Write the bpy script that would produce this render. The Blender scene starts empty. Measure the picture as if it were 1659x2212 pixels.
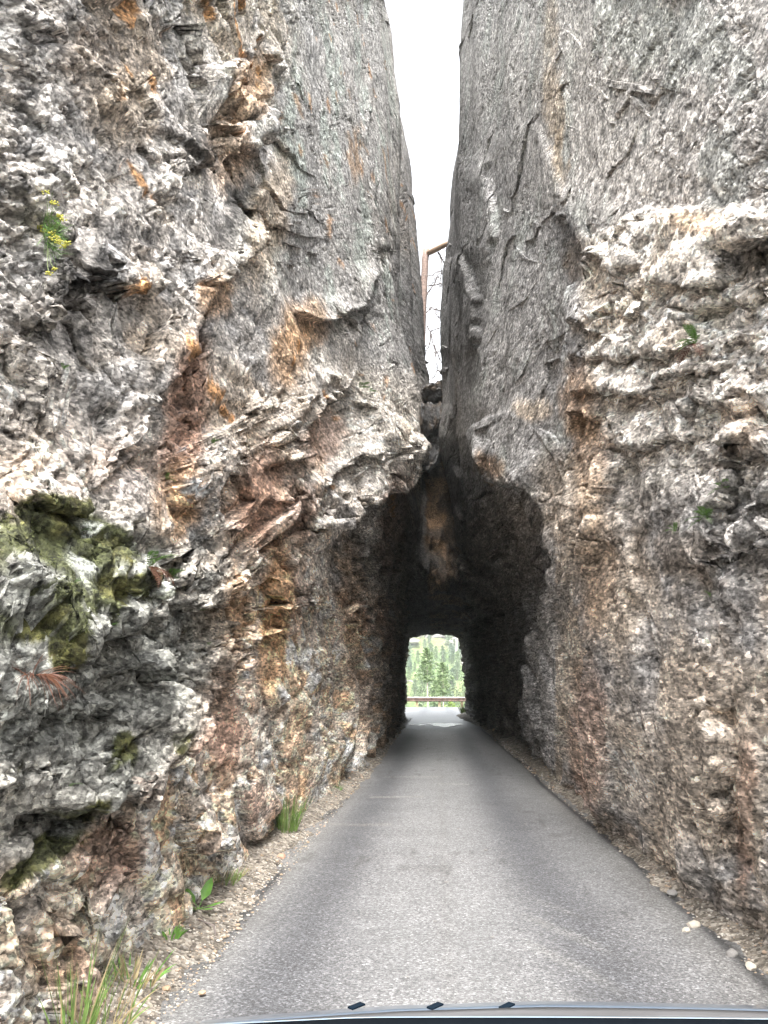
import bpy, bmesh, math, random, time
import numpy as np
from mathutils import Vector, Matrix
T0 = time.time()
random.seed(7); RNG = np.random.default_rng(7)
SC = bpy.context.scene
R = math.radians

# ------------------------------------------------------------------ camera, sky, sun, exposure
CAM_H = 1.45; PITCH = R(12.9); YAW = R(3.8); FPX = 1662.0
cd = bpy.data.cameras.new('camera'); cam = bpy.data.objects.new('camera', cd); SC.collection.objects.link(cam)
cam.location = (0, 0, CAM_H); cam.rotation_euler = (R(90) + PITCH, 0, YAW)
cd.sensor_fit = 'VERTICAL'; cd.sensor_height = 36.0; cd.lens = 36.0 * FPX / 2212.0
cd.clip_start = 0.05; cd.clip_end = 4000
SC.camera = cam
SUN_EL, SUN_AZ = R(56), R(176)      # azimuth measured from +Y towards +X
W = bpy.data.worlds.new('World'); SC.world = W; W.use_nodes = True
nt = W.node_tree; bg = nt.nodes['Background']
sky = nt.nodes.new('ShaderNodeTexSky'); sky.sky_type = 'NISHITA'; sky.sun_disc = False
sky.sun_elevation = SUN_EL; sky.sun_rotation = SUN_AZ; sky.air_density = 1.0; sky.dust_density = 3.0; sky.ozone_density = 1.0
hs = nt.nodes.new('ShaderNodeHueSaturation'); hs.inputs['Saturation'].default_value = 0.16
nt.links.new(sky.outputs[0], hs.inputs['Color']); nt.links.new(hs.outputs[0], bg.inputs[0])
bg.inputs[1].default_value = 0.15
sl = bpy.data.lights.new('sun', 'SUN'); sl.energy = 1.5; sl.angle = R(25); sl.color = (1, 0.965, 0.91)
so = bpy.data.objects.new('sun', sl); SC.collection.objects.link(so)
sd = Vector((math.sin(SUN_AZ) * math.cos(SUN_EL), math.cos(SUN_AZ) * math.cos(SUN_EL), math.sin(SUN_EL)))
so.rotation_euler = sd.to_track_quat('Z', 'Y').to_euler()
SC.view_settings.view_transform = 'Standard'; SC.view_settings.look = 'None'
SC.view_settings.gamma = 1; SC.view_settings.use_curve_mapping = False
SC.view_settings.exposure = 2.48
SC.render.engine = 'CYCLES'
SC.cycles.use_denoising = True; SC.cycles.denoiser = 'OPENIMAGEDENOISE'; SC.cycles.denoising_input_passes = 'RGB_ALBEDO_NORMAL'; SC.cycles.denoising_prefilter = 'ACCURATE'
SC.cycles.max_bounces = 6; SC.cycles.diffuse_bounces = 4; SC.cycles.glossy_bounces = 2
SC.cycles.sample_clamp_indirect = 6

# ------------------------------------------------------------------ numpy noise
def _h(ix, iy, iz, seed):
    h = (ix.astype(np.uint32) * np.uint32(374761393) + iy.astype(np.uint32) * np.uint32(668265263)
         + iz.astype(np.uint32) * np.uint32(2147483647 - 1274126177 & 0xffffffff) + np.uint32(seed * 974711 & 0xffffffff))
    h = (h ^ (h >> np.uint32(13))) * np.uint32(1274126177)
    h = (h ^ (h >> np.uint32(16))) * np.uint32(2246822519)
    return h ^ (h >> np.uint32(15))
def _r(h): return (h & np.uint32(0xffffff)).astype(np.float32) / np.float32(16777216)
def vnoise(P, seed=0):
    """value noise, about -1..1"""
    fl = np.floor(P); i = fl.astype(np.int32); f = (P - fl).astype(np.float32)
    f = f * f * f * (f * (f * 6 - 15) + 10)
    out = 0
    for dx in (0, 1):
        wx = f[:, 0] if dx else 1 - f[:, 0]
        for dy in (0, 1):
            wy = wx * (f[:, 1] if dy else 1 - f[:, 1])
            for dz in (0, 1):
                wz = wy * (f[:, 2] if dz else 1 - f[:, 2])
                out = out + wz * _r(_h(i[:, 0] + dx, i[:, 1] + dy, i[:, 2] + dz, seed))
    return out * 2 - 1
def fbm(P, octv=3, seed=0, gain=0.5):
    a, s, o = 1.0, 0.0, 0
    for k in range(octv):
        o = o + a * vnoise(P * (2.03 ** k) + 17.3 * k, seed + k); s += a; a *= gain
    return o / s * 1.5
def chunk(P, seed=0):
    """cells: returns per-cell random (0..1), tilted-plane value, edge distance"""
    P = P.astype(np.float32); b = np.floor(P); bi = b.astype(np.int32); P = P - b
    F1 = np.full(len(P), 9.0, np.float32); F2 = F1.copy(); rid = F1 * 0; tilt = F1 * 0
    for dx in (-1, 0, 1):
        for dy in (-1, 0, 1):
            for dz in (-1, 0, 1):
                if abs(dx) + abs(dy) + abs(dz) == 3: continue
                ix, iy, iz = bi[:, 0] + dx, bi[:, 1] + dy, bi[:, 2] + dz
                h = _h(ix, iy, iz, seed); r1 = _r(h); r2 = _r(h * np.uint32(747796405) + np.uint32(1)); r3 = _r(h * np.uint32(277803737) + np.uint32(3))
                vx = P[:, 0] - (dx + 0.15 + 0.7 * r1); vy = P[:, 1] - (dy + 0.15 + 0.7 * r2); vz = P[:, 2] - (dz + 0.15 + 0.7 * r3)
                d = vx * vx + vy * vy + vz * vz
                m = d < F1
                F2 = np.where(m, F1, np.minimum(F2, d))
                t = vx * (r2 - .5) + vy * (r3 - .5) + vz * (r1 - .5)
                rr = _r(h * np.uint32(2891336453) + np.uint32(7))
                F1 = np.where(m, d, F1); rid = np.where(m, rr, rid); tilt = np.where(m, t, tilt)
    return rid.astype(np.float32), (tilt * 2).astype(np.float32), (np.sqrt(F2) - np.sqrt(F1)).astype(np.float32)
def sstep(a, b, x):
    t = np.clip((x - a) / (b - a), 0, 1); return t * t * (3 - 2 * t)

# reference projection: where a point of the place falls in the photograph (used only to measure and place features)
cp, sp, cw, sw = math.cos(PITCH), math.sin(PITCH), math.cos(YAW), math.sin(YAW)
def proj(P):
    x, y, z = P[..., 0], P[..., 1], P[..., 2] - CAM_H
    cx = x * cw + y * sw; f = -x * sw + y * cw
    d = np.maximum(f * cp + z * sp, 0.05); u = -f * sp + z * cp
    return 829.5 + FPX * cx / d, 1106 - FPX * u / d
def ray(px, py):
    cx = (px - 829.5) / FPX; cy = (1106 - py) / FPX
    f = cp - sp * cy; u = sp + cp * cy
    return Vector((cx * cw - f * sw, cx * sw + f * cw, u))
def at(px, py, y=None, z=None):
    d = ray(px, py); t = y / d.y if y is not None else (z - CAM_H) / d.z
    return Vector((0, 0, CAM_H)) + d * t

# ------------------------------------------------------------------ materials
def new_mat(name):
    m = bpy.data.materials.new(name); m.use_nodes = True
    return m, m.node_tree, m.node_tree.nodes['Principled BSDF']
def N(nt, t, **kw):
    n = nt.nodes.new(t)
    for k, v in kw.items():
        if k in n.inputs: n.inputs[k].default_value = v
        else: setattr(n, k, v)
    return n
def ramp(nt, fac, stops):
    r = nt.nodes.new('ShaderNodeValToRGB'); e = r.color_ramp.elements
    while len(e) < len(stops): e.new(0.5)
    for i, (p, c) in enumerate(stops):
        e[i].position = p; e[i].color = (c, c, c, 1) if not isinstance(c, tuple) else (*c, 1)
    nt.links.new(fac, r.inputs[0]); return r.outputs[0]
def mixc(nt, a, b, fac, mode='MIX'):
    m = nt.nodes.new('ShaderNodeMix'); m.data_type = 'RGBA'; m.blend_type = mode
    for s, v in ((0, fac), (6, a), (7, b)):
        if hasattr(v, 'links'): nt.links.new(v, m.inputs[s])
        else: m.inputs[s].default_value = v if s == 0 else (*v, 1)
    return m.outputs[2]
def rock_material(name):
    m, nt, b = new_mat(name)
    tc0 = N(nt, 'ShaderNodeTexCoord').outputs['Object']
    sep = N(nt, 'ShaderNodeSeparateXYZ'); nt.links.new(tc0, sep.inputs[0])
    def mth(op, a, b=None):
        q = N(nt, 'ShaderNodeMath', operation=op)
        for i_, v_ in enumerate((a, b)):
            if v_ is None: continue
            if hasattr(v_, 'links'): nt.links.new(v_, q.inputs[i_])
            else: q.inputs[i_].default_value = v_
        return q.outputs[0]
    zz_ = mth('SUBTRACT', sep.outputs[2], 1.45); rz_ = mth('SQRT', mth('ADD', mth('MULTIPLY', zz_, zz_), 3.6))
    yl = mth('MULTIPLY', mth('LOGARITHM', mth('DIVIDE', mth('MAXIMUM', mth('ADD', sep.outputs[1], 1.0), 0.6), 9.0), math.e), rz_)
    cmb = N(nt, 'ShaderNodeCombineXYZ'); nt.links.new(sep.outputs[0], cmb.inputs[0]); nt.links.new(yl, cmb.inputs[1]); nt.links.new(sep.outputs[2], cmb.inputs[2]); tc = cmb.outputs[0]
    col = N(nt, 'ShaderNodeVertexColor', layer_name='col').outputs[0]
    v1 = N(nt, 'ShaderNodeTexVoronoi', Scale=62.0); nt.links.new(tc, v1.inputs['Vector'])
    v2 = N(nt, 'ShaderNodeTexVoronoi', Scale=27.0); nt.links.new(tc, v2.inputs['Vector'])
    n1 = N(nt, 'ShaderNodeTexNoise', Scale=30.0, Detail=5.0, Roughness=0.75); nt.links.new(tc, n1.inputs['Vector'])
    n2 = N(nt, 'ShaderNodeTexNoise', Scale=9.0, Detail=4.0, Roughness=0.7); nt.links.new(tc, n2.inputs['Vector'])
    s1 = N(nt, 'ShaderNodeSeparateColor'); nt.links.new(v1.outputs['Color'], s1.inputs[0])
    s2 = N(nt, 'ShaderNodeSeparateColor'); nt.links.new(v2.outputs['Color'], s2.inputs[0])
    a = ramp(nt, s1.outputs[0], [(0.0, 0.35), (0.25, 0.75), (0.6, 1.02), (0.85, 1.3), (1.0, 1.8)])
    c = ramp(nt, s2.outputs[0], [(0.0, 0.6), (0.3, 0.92), (0.8, 1.08), (1.0, 1.4)])
    d = ramp(nt, n1.outputs[0], [(0.36, 0.3), (0.46, 0.9), (0.54, 1.08), (0.64, 1.45)])
    e = ramp(nt, n2.outputs[0], [(0.36, 0.55), (0.5, 1.0), (0.64, 1.25)])
    x = mixc(nt, col, a, 1.0, 'MULTIPLY'); x = mixc(nt, x, c, 1.0, 'MULTIPLY'); x = mixc(nt, x, d, 1.0, 'MULTIPLY'); x = mixc(nt, x, e, 1.0, 'MULTIPLY')
    nt.links.new(x, b.inputs['Base Color'])
    b.inputs['Roughness'].default_value = 0.78
    b.inputs['Specular IOR Level'].default_value = 0.35
    v3 = N(nt, 'ShaderNodeTexVoronoi', Scale=15.0); nt.links.new(tc, v3.inputs['Vector'])
    mv = N(nt, 'ShaderNodeTexNoise', Scale=11.0, Detail=6.0, Roughness=0.75); nt.links.new(tc, mv.inputs['Vector'])
    s3 = N(nt, 'ShaderNodeSeparateColor'); nt.links.new(v3.outputs['Color'], s3.inputs[0])
    hh = mth('ADD', mth('ADD', mth('MULTIPLY', v3.outputs['Distance'], -.9), mth('MULTIPLY', s3.outputs[0], .5)), mth('ADD', mth('MULTIPLY', s2.outputs[1], .45), mth('MULTIPLY', mv.outputs[0], 2.2)))
    bp0 = N(nt, 'ShaderNodeBump', Strength=0.55, Distance=0.04); nt.links.new(hh, bp0.inputs['Height'])
    bp = N(nt, 'ShaderNodeBump', Strength=0.8, Distance=0.009); nt.links.new(bp0.outputs[0], bp.inputs['Normal'])
    ad = N(nt, 'ShaderNodeMath', operation='ADD'); nt.links.new(n1.outputs[0], ad.inputs[0]); nt.links.new(s1.outputs[1], ad.inputs[1])
    nt.links.new(ad.outputs[0], bp.inputs['Height']); nt.links.new(bp.outputs[0], b.inputs['Normal'])
    return m
def plain(name, col, rough=0.7, var=0.3, scale=20.0, **kw):
    m, nt, b = new_mat(name)
    n = N(nt, 'ShaderNodeTexNoise', Scale=scale, Detail=4.0); tc = N(nt, 'ShaderNodeTexCoord')
    nt.links.new(tc.outputs['Object'], n.inputs['Vector'])
    c = ramp(nt, n.outputs[0], [(0.3, tuple(x * (1 - var) for x in col)), (0.7, tuple(min(1, x * (1 + var)) for x in col))])
    nt.links.new(c, b.inputs['Base Color']); b.inputs['Roughness'].default_value = rough
    for k, v in kw.items(): b.inputs[k].default_value = v
    return m
MAT_ROCK = rock_material('granite')

# ------------------------------------------------------------------ object helpers
COL = SC.collection
def tag(o, label=None, cat=None, group=None, kind=None):
    for k, v in (('label', label), ('category', cat), ('group', group), ('kind', kind)):
        if v: o[k] = v
    return o
def link(name, data, parent=None, loc=None):
    o = bpy.data.objects.new(name, data); COL.objects.link(o)
    if parent: o.parent = parent
    if loc is not None: o.location = loc
    return o
def mesh_np(name, V, Fq, mat=None, cols=None, smooth=True):
    me = bpy.data.meshes.new(name); V = np.ascontiguousarray(V, np.float32); Fq = np.asarray(Fq, np.int32); k = Fq.shape[1]
    me.vertices.add(len(V)); me.vertices.foreach_set('co', V.ravel())
    me.loops.add(Fq.size); me.loops.foreach_set('vertex_index', Fq.ravel())
    me.polygons.add(len(Fq)); me.polygons.foreach_set('loop_start', np.arange(0, Fq.size, k, dtype=np.int32))
    me.update(calc_edges=True)
    if smooth: me.polygons.foreach_set('use_smooth', np.ones(len(Fq), bool))
    if cols is not None:
        ca = me.color_attributes.new('col', 'FLOAT_COLOR', 'POINT')
        ca.data.foreach_set('color', np.concatenate([cols, np.ones((len(cols), 1))], 1).astype(np.float32).ravel())
    if mat: me.materials.append(mat)
    return me
def grid_faces(nu, nv, flip=False):
    i = np.arange(nu * nv).reshape(nv, nu)
    a, b, c, d = i[:-1, :-1].ravel(), i[:-1, 1:].ravel(), i[1:, 1:].ravel(), i[1:, :-1].ravel()
    return np.stack([a, d, c, b] if flip else [a, b, c, d], 1)
def grid_normals(P):
    du = np.gradient(P, axis=1); dv = np.gradient(P, axis=0)
    n = np.cross(du, dv); n /= np.linalg.norm(n, axis=-1, keepdims=True) + 1e-9
    return n

# ------------------------------------------------------------------ the rock walls
def pchip_rows(tab_x, tab):
    """smooth (Catmull-Rom) resampling matrix for non-uniform knots"""
    tab_x = np.array(tab_x, float)
    def f(x):
        x = np.clip(x, tab_x[0], tab_x[-1]); i = np.clip(np.searchsorted(tab_x, x) - 1, 0, len(tab_x) - 2)
        return i, (x - tab_x[i]) / (tab_x[i + 1] - tab_x[i])
    return f
def table_eval(Ys, Zs, T, y, z):
    T = np.array(T, float)
    iy, fy = pchip_rows(Ys, None)(y); iz, fz = pchip_rows(Zs, None)(z)
    fy = fy * fy * (3 - 2 * fy) * 0.6 + fy * 0.4; fz = fz * fz * (3 - 2 * fz) * 0.6 + fz * 0.4
    return ((T[iz, iy] * (1 - fy) + T[iz, iy + 1] * fy) * (1 - fz) + (T[iz + 1, iy] * (1 - fy) + T[iz + 1, iy + 1] * fy) * fz)

LY = [-6, -3, 0, 3, 6, 9, 11, 13, 14.3, 16, 17.5, 19, 20.5, 22.5, 26, 28, 34, 43, 44.5]
LZ = [-0.5, 0, 2.2, 3.8, 5, 6, 7, 9, 11, 13, 15, 18, 21, 26]
LT = [
 [-6.0,-1.95,-1.85,-1.66,-1.66,-1.64,-1.55,-1.48,-1.45,-1.42,-1.40,-1.38,-1.36,-1.36,-1.40,-1.45,-1.5,-1.78,-6],
 [-6.0,-1.90,-1.80,-1.62,-1.62,-1.62,-1.53,-1.46,-1.43,-1.42,-1.40,-1.38,-1.36,-1.36,-1.40,-1.45,-1.5,-1.75,-6],
 [-6.0,-2.00,-1.80,-1.68,-1.62,-1.54,-1.48,-1.44,-1.42,-1.40,-1.38,-1.36,-1.34,-1.34,-1.38,-1.42,-1.5,-1.68,-6],
 [-6.0,-2.10,-1.90,-1.75,-1.60,-1.48,-1.42,-1.38,-1.34,-1.28,-1.22,-1.16,-1.12,-1.10,-1.15,-1.20,-1.3,-1.50,-6],
 [-6.0,-2.30,-2.00,-1.82,-1.70,-1.57,-1.42,-1.06,-1.02,-1.12,-1.05,-0.96,-0.92,-0.90,-0.9,-0.9,-1.2,-1.40,-6],
 [-6.0,-2.40,-2.10,-1.86,-1.76,-1.62,-1.38,-0.62,-0.30,-0.80,-0.78,-0.70,-0.66,-0.62,-0.55,-0.6,-1.2,-1.40,-6],
 [-6.0,-2.50,-2.10,-1.90,-1.80,-1.56,-1.22,-0.62,-0.26,-0.62,-0.66,-0.50,-0.62,-0.46,-0.30,-0.6,-1.2,-1.40,-6],
 [-6.0,-2.60,-2.20,-2.00,-1.86,-1.54,-1.20,-0.80,-0.66,-0.80,-0.80,-0.42,-0.80,-0.62,-0.10,-0.6,-1.2,-1.60,-6],
 [-6.0,-2.70,-2.30,-2.10,-1.90,-1.56,-1.20,-0.78,-0.62,-0.78,-0.95,-0.47,-0.90,-0.80,-0.08,-0.8,-1.2,-1.60,-6],
 [-6.0,-2.80,-2.40,-2.20,-1.94,-1.58,-1.20,-0.80,-0.58,-0.76,-1.00,-0.52,-0.95,-0.85,-0.14,-0.9,-1.3,-1.70,-6],
 [-6.0,-2.90,-2.50,-2.20,-1.80,-1.44,-1.16,-0.90,-0.72,-0.90,-1.10,-0.62,-1.05,-0.95,-0.30,-1.0,-1.4,-1.80,-6],
 [-6.2,-3.00,-2.70,-2.40,-2.00,-1.60,-1.34,-1.24,-1.18,-1.40,-1.60,-1.10,-1.40,-1.30,-0.46,-1.2,-1.6,-2.00,-6],
 [-6.4,-3.20,-2.90,-2.60,-2.20,-1.80,-1.60,-1.55,-1.50,-1.80,-2.00,-1.60,-1.80,-1.60,-0.68,-1.6,-2.0,-2.40,-6],
 [-6.8,-3.60,-3.30,-3.00,-2.60,-2.20,-2.00,-2.00,-2.10,-2.30,-2.50,-2.30,-2.50,-2.20,-1.60,-2.2,-2.6,-3.00,-6]]
RY = [-6, -3, 0, 3, 5, 7, 9, 11, 13, 14.5, 16, 17.5, 19, 21, 24, 28, 34, 43, 44.5]
RZ = [-0.5, 0, 2, 3.5, 4.4, 5.3, 6.5, 9, 12, 15, 18, 22, 26]
RT = [
 [6, 2.2, 2.0, 1.88, 1.84, 1.84, 1.86, 1.90, 1.96, 2.02, 2.08, 2.18, 2.28, 2.25, 2.0, 1.9, 1.7, 1.50, 6],
 [6, 2.2, 2.0, 1.86, 1.82, 1.82, 1.84, 1.88, 1.94, 2.02, 2.08, 2.18, 2.28, 2.25, 2.0, 1.9, 1.7, 1.48, 6],
 [6, 2.2, 1.95,1.80, 1.70, 1.72, 1.76, 1.86, 1.94, 2.02, 2.08, 2.15, 2.2, 2.1, 1.85, 1.7, 1.6, 1.45, 6],
 [6, 2.3, 2.0, 1.80, 1.72, 1.70, 1.70, 1.78, 1.92, 1.98, 2.0, 1.98, 1.95, 1.85, 1.65, 1.5, 1.4, 1.38, 6],
 [6, 2.4, 2.1, 1.90, 1.78, 1.66, 1.56, 1.28, 1.30, 1.55, 1.50, 1.40, 1.30, 1.15, 1.1, 1.2, 1.3, 1.30, 6],
 [6, 2.5, 2.2, 2.00, 1.84, 1.66, 1.50, 1.14, 0.90, 1.10, 1.00, 0.85, 0.78, 0.86, 0.9, 1.0, 1.2, 1.30, 6],
 [6, 2.6, 2.3, 2.10, 1.90, 1.68, 1.45, 1.14, 0.84, 0.78, 0.66, 0.55, 0.60, 0.70, 0.7, 0.9, 1.2, 1.30, 6],
 [6, 2.7, 2.4, 2.20, 1.96, 1.72, 1.46, 1.20, 0.90, 0.68, 0.46, 0.60, 0.58, 0.55, 0.32, 0.8, 1.3, 1.40, 6],
 [6, 2.8, 2.5, 2.30, 2.05, 1.80, 1.54, 1.26, 0.90, 0.64, 0.60, 0.72, 0.70, 0.62, 0.30, 0.9, 1.4, 1.5, 6],
 [6, 2.9, 2.6, 2.40, 2.15, 1.90, 1.64, 1.34, 0.96, 0.72, 0.84, 0.95, 0.90, 0.80, 0.46, 1.0, 1.5, 1.7, 6],
 [6, 3.1, 2.8, 2.60, 2.30, 2.05, 1.80, 1.46, 1.06, 0.92, 1.06, 1.20, 1.15, 1.05, 0.80, 1.3, 1.7, 1.9, 6],
 [6.4, 3.4, 3.1, 2.9, 2.60, 2.35, 2.10, 1.80, 1.40, 1.30, 1.40, 1.55, 1.5, 1.4, 1.3, 1.7, 2.1, 2.4, 6],
 [6.8, 3.8, 3.5, 3.3, 3.00, 2.75, 2.50, 2.20, 1.90, 1.80, 1.90, 2.05, 2.0, 1.9, 1.8, 2.2, 2.5, 2.8, 6]]

# ledges: (points in photo pixels at 1659 wide, push-out in those pixels, fade away from the edge on the proud side, on the hollow side, hollow)
# the proud side is to the LEFT of the direction of travel as seen in the picture
LEFT_LEDGES = [
 ([(715,1190),(735,1112),(770,1088),(800,1060),(850,1022),(880,985),(908,958)], 30, 90, 60, .5),
 ([(560,1010),(640,985),(655,920),(685,868),(742,830),(758,785),(790,660)], 14, 60, 45, .5),
 ([(600,1180),(600,1105),(642,1100),(668,1040),(745,990),(800,1000)], 9, 60, 40, .5),
 ([(230,985),(310,885),(352,800),(385,735),(470,560)], 20, 120, 60, .35),
 ([(330,1345),(372,1302),(450,1290),(500,1272),(512,1210)], 24, 110, 50, .9),
 ([(0,1440),(50,1402),(110,1345),(170,1330),(235,1300),(255,1235)], 58, 150, 55, 1.0),
 ([(100,1452),(180,1446),(300,1448),(330,1400)], 30, 60, 50, .7),
 ([(0,1585),(40,1530),(180,1535),(215,1560)], 20, 40, 40, .6),
 ([(20,1760),(170,1722),(245,1700),(292,1650),(345,1590),(380,1480)], 54, 130, 60, 1.0),
 ([(450,1600),(340,1690),(232,1762),(120,1835),(0,1935)], 26, 60, 90, .5),
 ([(385,1785),(420,1835),(478,1842)], 26, 50, 40, .8),
 ([(90,650),(185,612),(280,635),(332,600),(350,540)], 24, 70, 45, .6),
 ([(60,800),(62,700),(88,560),(92,420),(86,280),(100,200)], 34, 80, 60, .5),
 ([(0,1078),(90,1086),(150,1110)], 26, 60, 40, .6),
 ([(480,330),(520,312),(555,290),(570,240)], 22, 50, 34, .7),
 ([(345,420),(365,360),(420,345),(440,280)], 16, 60, 40, .5),
 ([(425,620),(470,590),(540,520),(556,470)], 22, 70, 36, .7),
 ([(190,1060),(260,1000),(330,960)], 12, 50, 40, .4),
 ([(355,1085),(400,1092),(430,1060),(445,980)], 16, 60, 30, .5),
 ([(520,1165),(590,1165),(625,1120),(640,1085)], 6, 50, 30, .5),
 ([(120,2020),(170,1950),(240,1930),(280,1880)], 18, 60, 40, .5),
 ([(230,1290),(235,1150),(250,1080)], 18, 40, 40, .5),
 ([(330,1640),(400,1570),(500,1440),(515,1380)], 22, 60, 40, .6),
 ([(820,560),(812,440),(800,300),(808,180)], 6, 20, 20, .5),
 ([(455,150),(480,170),(520,120)], 16, 40, 30, .5),
 ([(640,680),(690,700),(780,650),(808,590)], 12, 40, 25, .5),
]
RIGHT_LEDGES = [
 ([(1008,930),(1045,1000),(1070,1040),(1110,1060),(1150,1055),(1180,1075),(1210,1120),(1232,1200),(1215,1300),(1172,1400),(1146,1500),(1138,1600)], 26, 110, 70, .5),
 ([(1312,1780),(1316,1400),(1306,1200),(1296,1050),(1276,950),(1270,860),(1266,740),(1265,620),(1290,560),(1330,520)][::-1], 34, 260, 60, .45),
 ([(1330,520),(1390,490),(1460,460),(1600,450),(1700,425)][::-1], 15, 260, 50, .2),
 ([(1300,560),(1330,552),(1378,572),(1420,560)], 26, 40, 34, .9),
 ([(1275,705),(1300,690),(1340,712),(1365,660)], 20, 40, 30, .7),
 ([(1290,770),(1380,760),(1470,775),(1560,740)], 16, 60, 34, .5),
 ([(1290,845),(1400,838),(1470,850),(1520,800),(1600,790)], 22, 60, 30, .6),
 ([(1285,890),(1330,888),(1345,905)], 22, 34, 34, .9),
 ([(1355,905),(1375,955),(1450,965),(1480,930)], 18, 50, 40, .5),
 ([(1590,505),(1620,520),(1700,525)], 30, 70, 70, 1.0),
 ([(1585,620),(1575,560),(1596,500)], 26, 90, 30, .6),
 ([(1395,690),(1480,660),(1600,650)], 14, 40, 30, .4),
 ([(1330,620),(1370,625),(1500,600),(1590,610)], 14, 40, 26, .5),
 ([(1520,960),(1540,900),(1560,820)], 22, 60, 40, .5),
 ([(1200,456),(1228,462),(1262,545),(1280,600)], 16, 60, 30, .7),
 ([(1230,430),(1195,330),(1165,250)], 5, 60, 40, .3),
 ([(1560,1250),(1580,1130),(1600,1050)], 24, 90, 60, .6),
 ([(1600,1190),(1640,1170),(1700,1180)], 26, 60, 50, .8),
 ([(1340,1250),(1370,1100),(1395,980)], 16, 70, 60, .4),
 ([(1440,1500),(1420,1250),(1395,1050)], 12, 60, 60, .4),
 ([(1560,1900),(1590,1640),(1560,1500)], 24, 80, 60, .6),
 ([(1310,1960),(1330,1800),(1380,1600)], 16, 50, 50, .4),
 ([(1570,960),(1620,955),(1659,940)], 22, 50, 40, .7),
 ([(990,1230),(1000,1120),(978,980),(975,880)], 6, 60, 20, .3),
 ([(1060,1330),(1010,1200)], 10, 50, 30, .4),
 ([(1070,560),(1062,480),(1050,330)], 8, 60, 40, .4),
 ([(1040,760),(1035,640),(1008,540)], 10, 60, 34, .5),
]
def ledge_field(px, py, pts, warp):
    """signed distance (proud side positive) in picture pixels with a fade at the ends"""
    pts = np.array(pts, float); best = np.full(px.shape, 1e9); sg = np.zeros(px.shape); endf = np.zeros(px.shape)
    n = len(pts) - 1; L = np.r_[0, np.cumsum(np.linalg.norm(np.diff(pts, axis=0), axis=1))]
    for i in range(n):
        a, b = pts[i], pts[i + 1]; ab = b - a; l2 = (ab ** 2).sum()
        t = np.clip(((px - a[0]) * ab[0] + (py - a[1]) * ab[1]) / l2, 0, 1)
        dx, dy = px - a[0] - t * ab[0], py - a[1] - t * ab[1]
        d = np.hypot(dx, dy); m = d < best
        cr = ab[0] * (py - a[1]) - ab[1] * (px - a[0])       # >0: right of travel on screen (y down)
        best = np.where(m, d, best); sg = np.where(m, np.where(cr < 0, 1, -1), sg)
        s = (L[i] + t * math.sqrt(l2)) / L[-1]; endf = np.where(m, s, endf)
    return best * sg, np.clip(np.minimum(endf, 1 - endf) * 6, 0, 1) ** 0.5
def ledge_disp(P, ledges, side):
    """push-out in metres from all ledges; P are the points of the smooth wall"""
    sh = P.shape[:-1]; Q = P.reshape(-1, 3)
    px, py = proj(Q); y = np.maximum(Q[:, 1], 1.0)
    k = np.stack([px / 55, py / 55, px * 0], 1).astype(np.float32)
    wx = fbm(k, 3, 91 + side) * 13; wy = fbm(k + 50, 3, 95 + side) * 13
    out = np.zeros(len(Q)); pxw = px + wx; pyw = py + wy
    ok = Q[:, 1] > 1.5
    for pts, amp, up, dn, hol in ledges:
        a = np.array(pts); r = 3 * max(up, dn)
        m = ok & (px > a[:, 0].min() - r) & (px < a[:, 0].max() + r) & (py > a[:, 1].min() - r) & (py < a[:, 1].max() + r)
        if not m.any(): continue
        s, e = ledge_field(pxw[m], pyw[m], pts, None)
        edge = sstep(-3.5, 3.5, s)
        v = edge * np.exp(-np.maximum(s, 0) / up) - hol * (1 - edge) * np.exp(-np.maximum(-s, 0) / dn)
        out[m] += v * e * amp * (2.0 if side < 0 else 1.5) * y[m] / FPX
    return out.reshape(sh)

def z_rows(y, v):
    zv = 2.3 + 1.13 * np.maximum(y, 1.5); zt = np.minimum(2.9 + 1.15 * np.maximum(y, 1.5), 26.0); zt = np.maximum(zt, np.minimum(zv + .5, 26))
    zv = np.minimum(zv, zt - 0.3)
    return np.where(v < 0.9, -0.35 + (zv + 0.35) * v / 0.9, zv + (zt - zv) * (v - 0.9) / 0.1)

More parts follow.
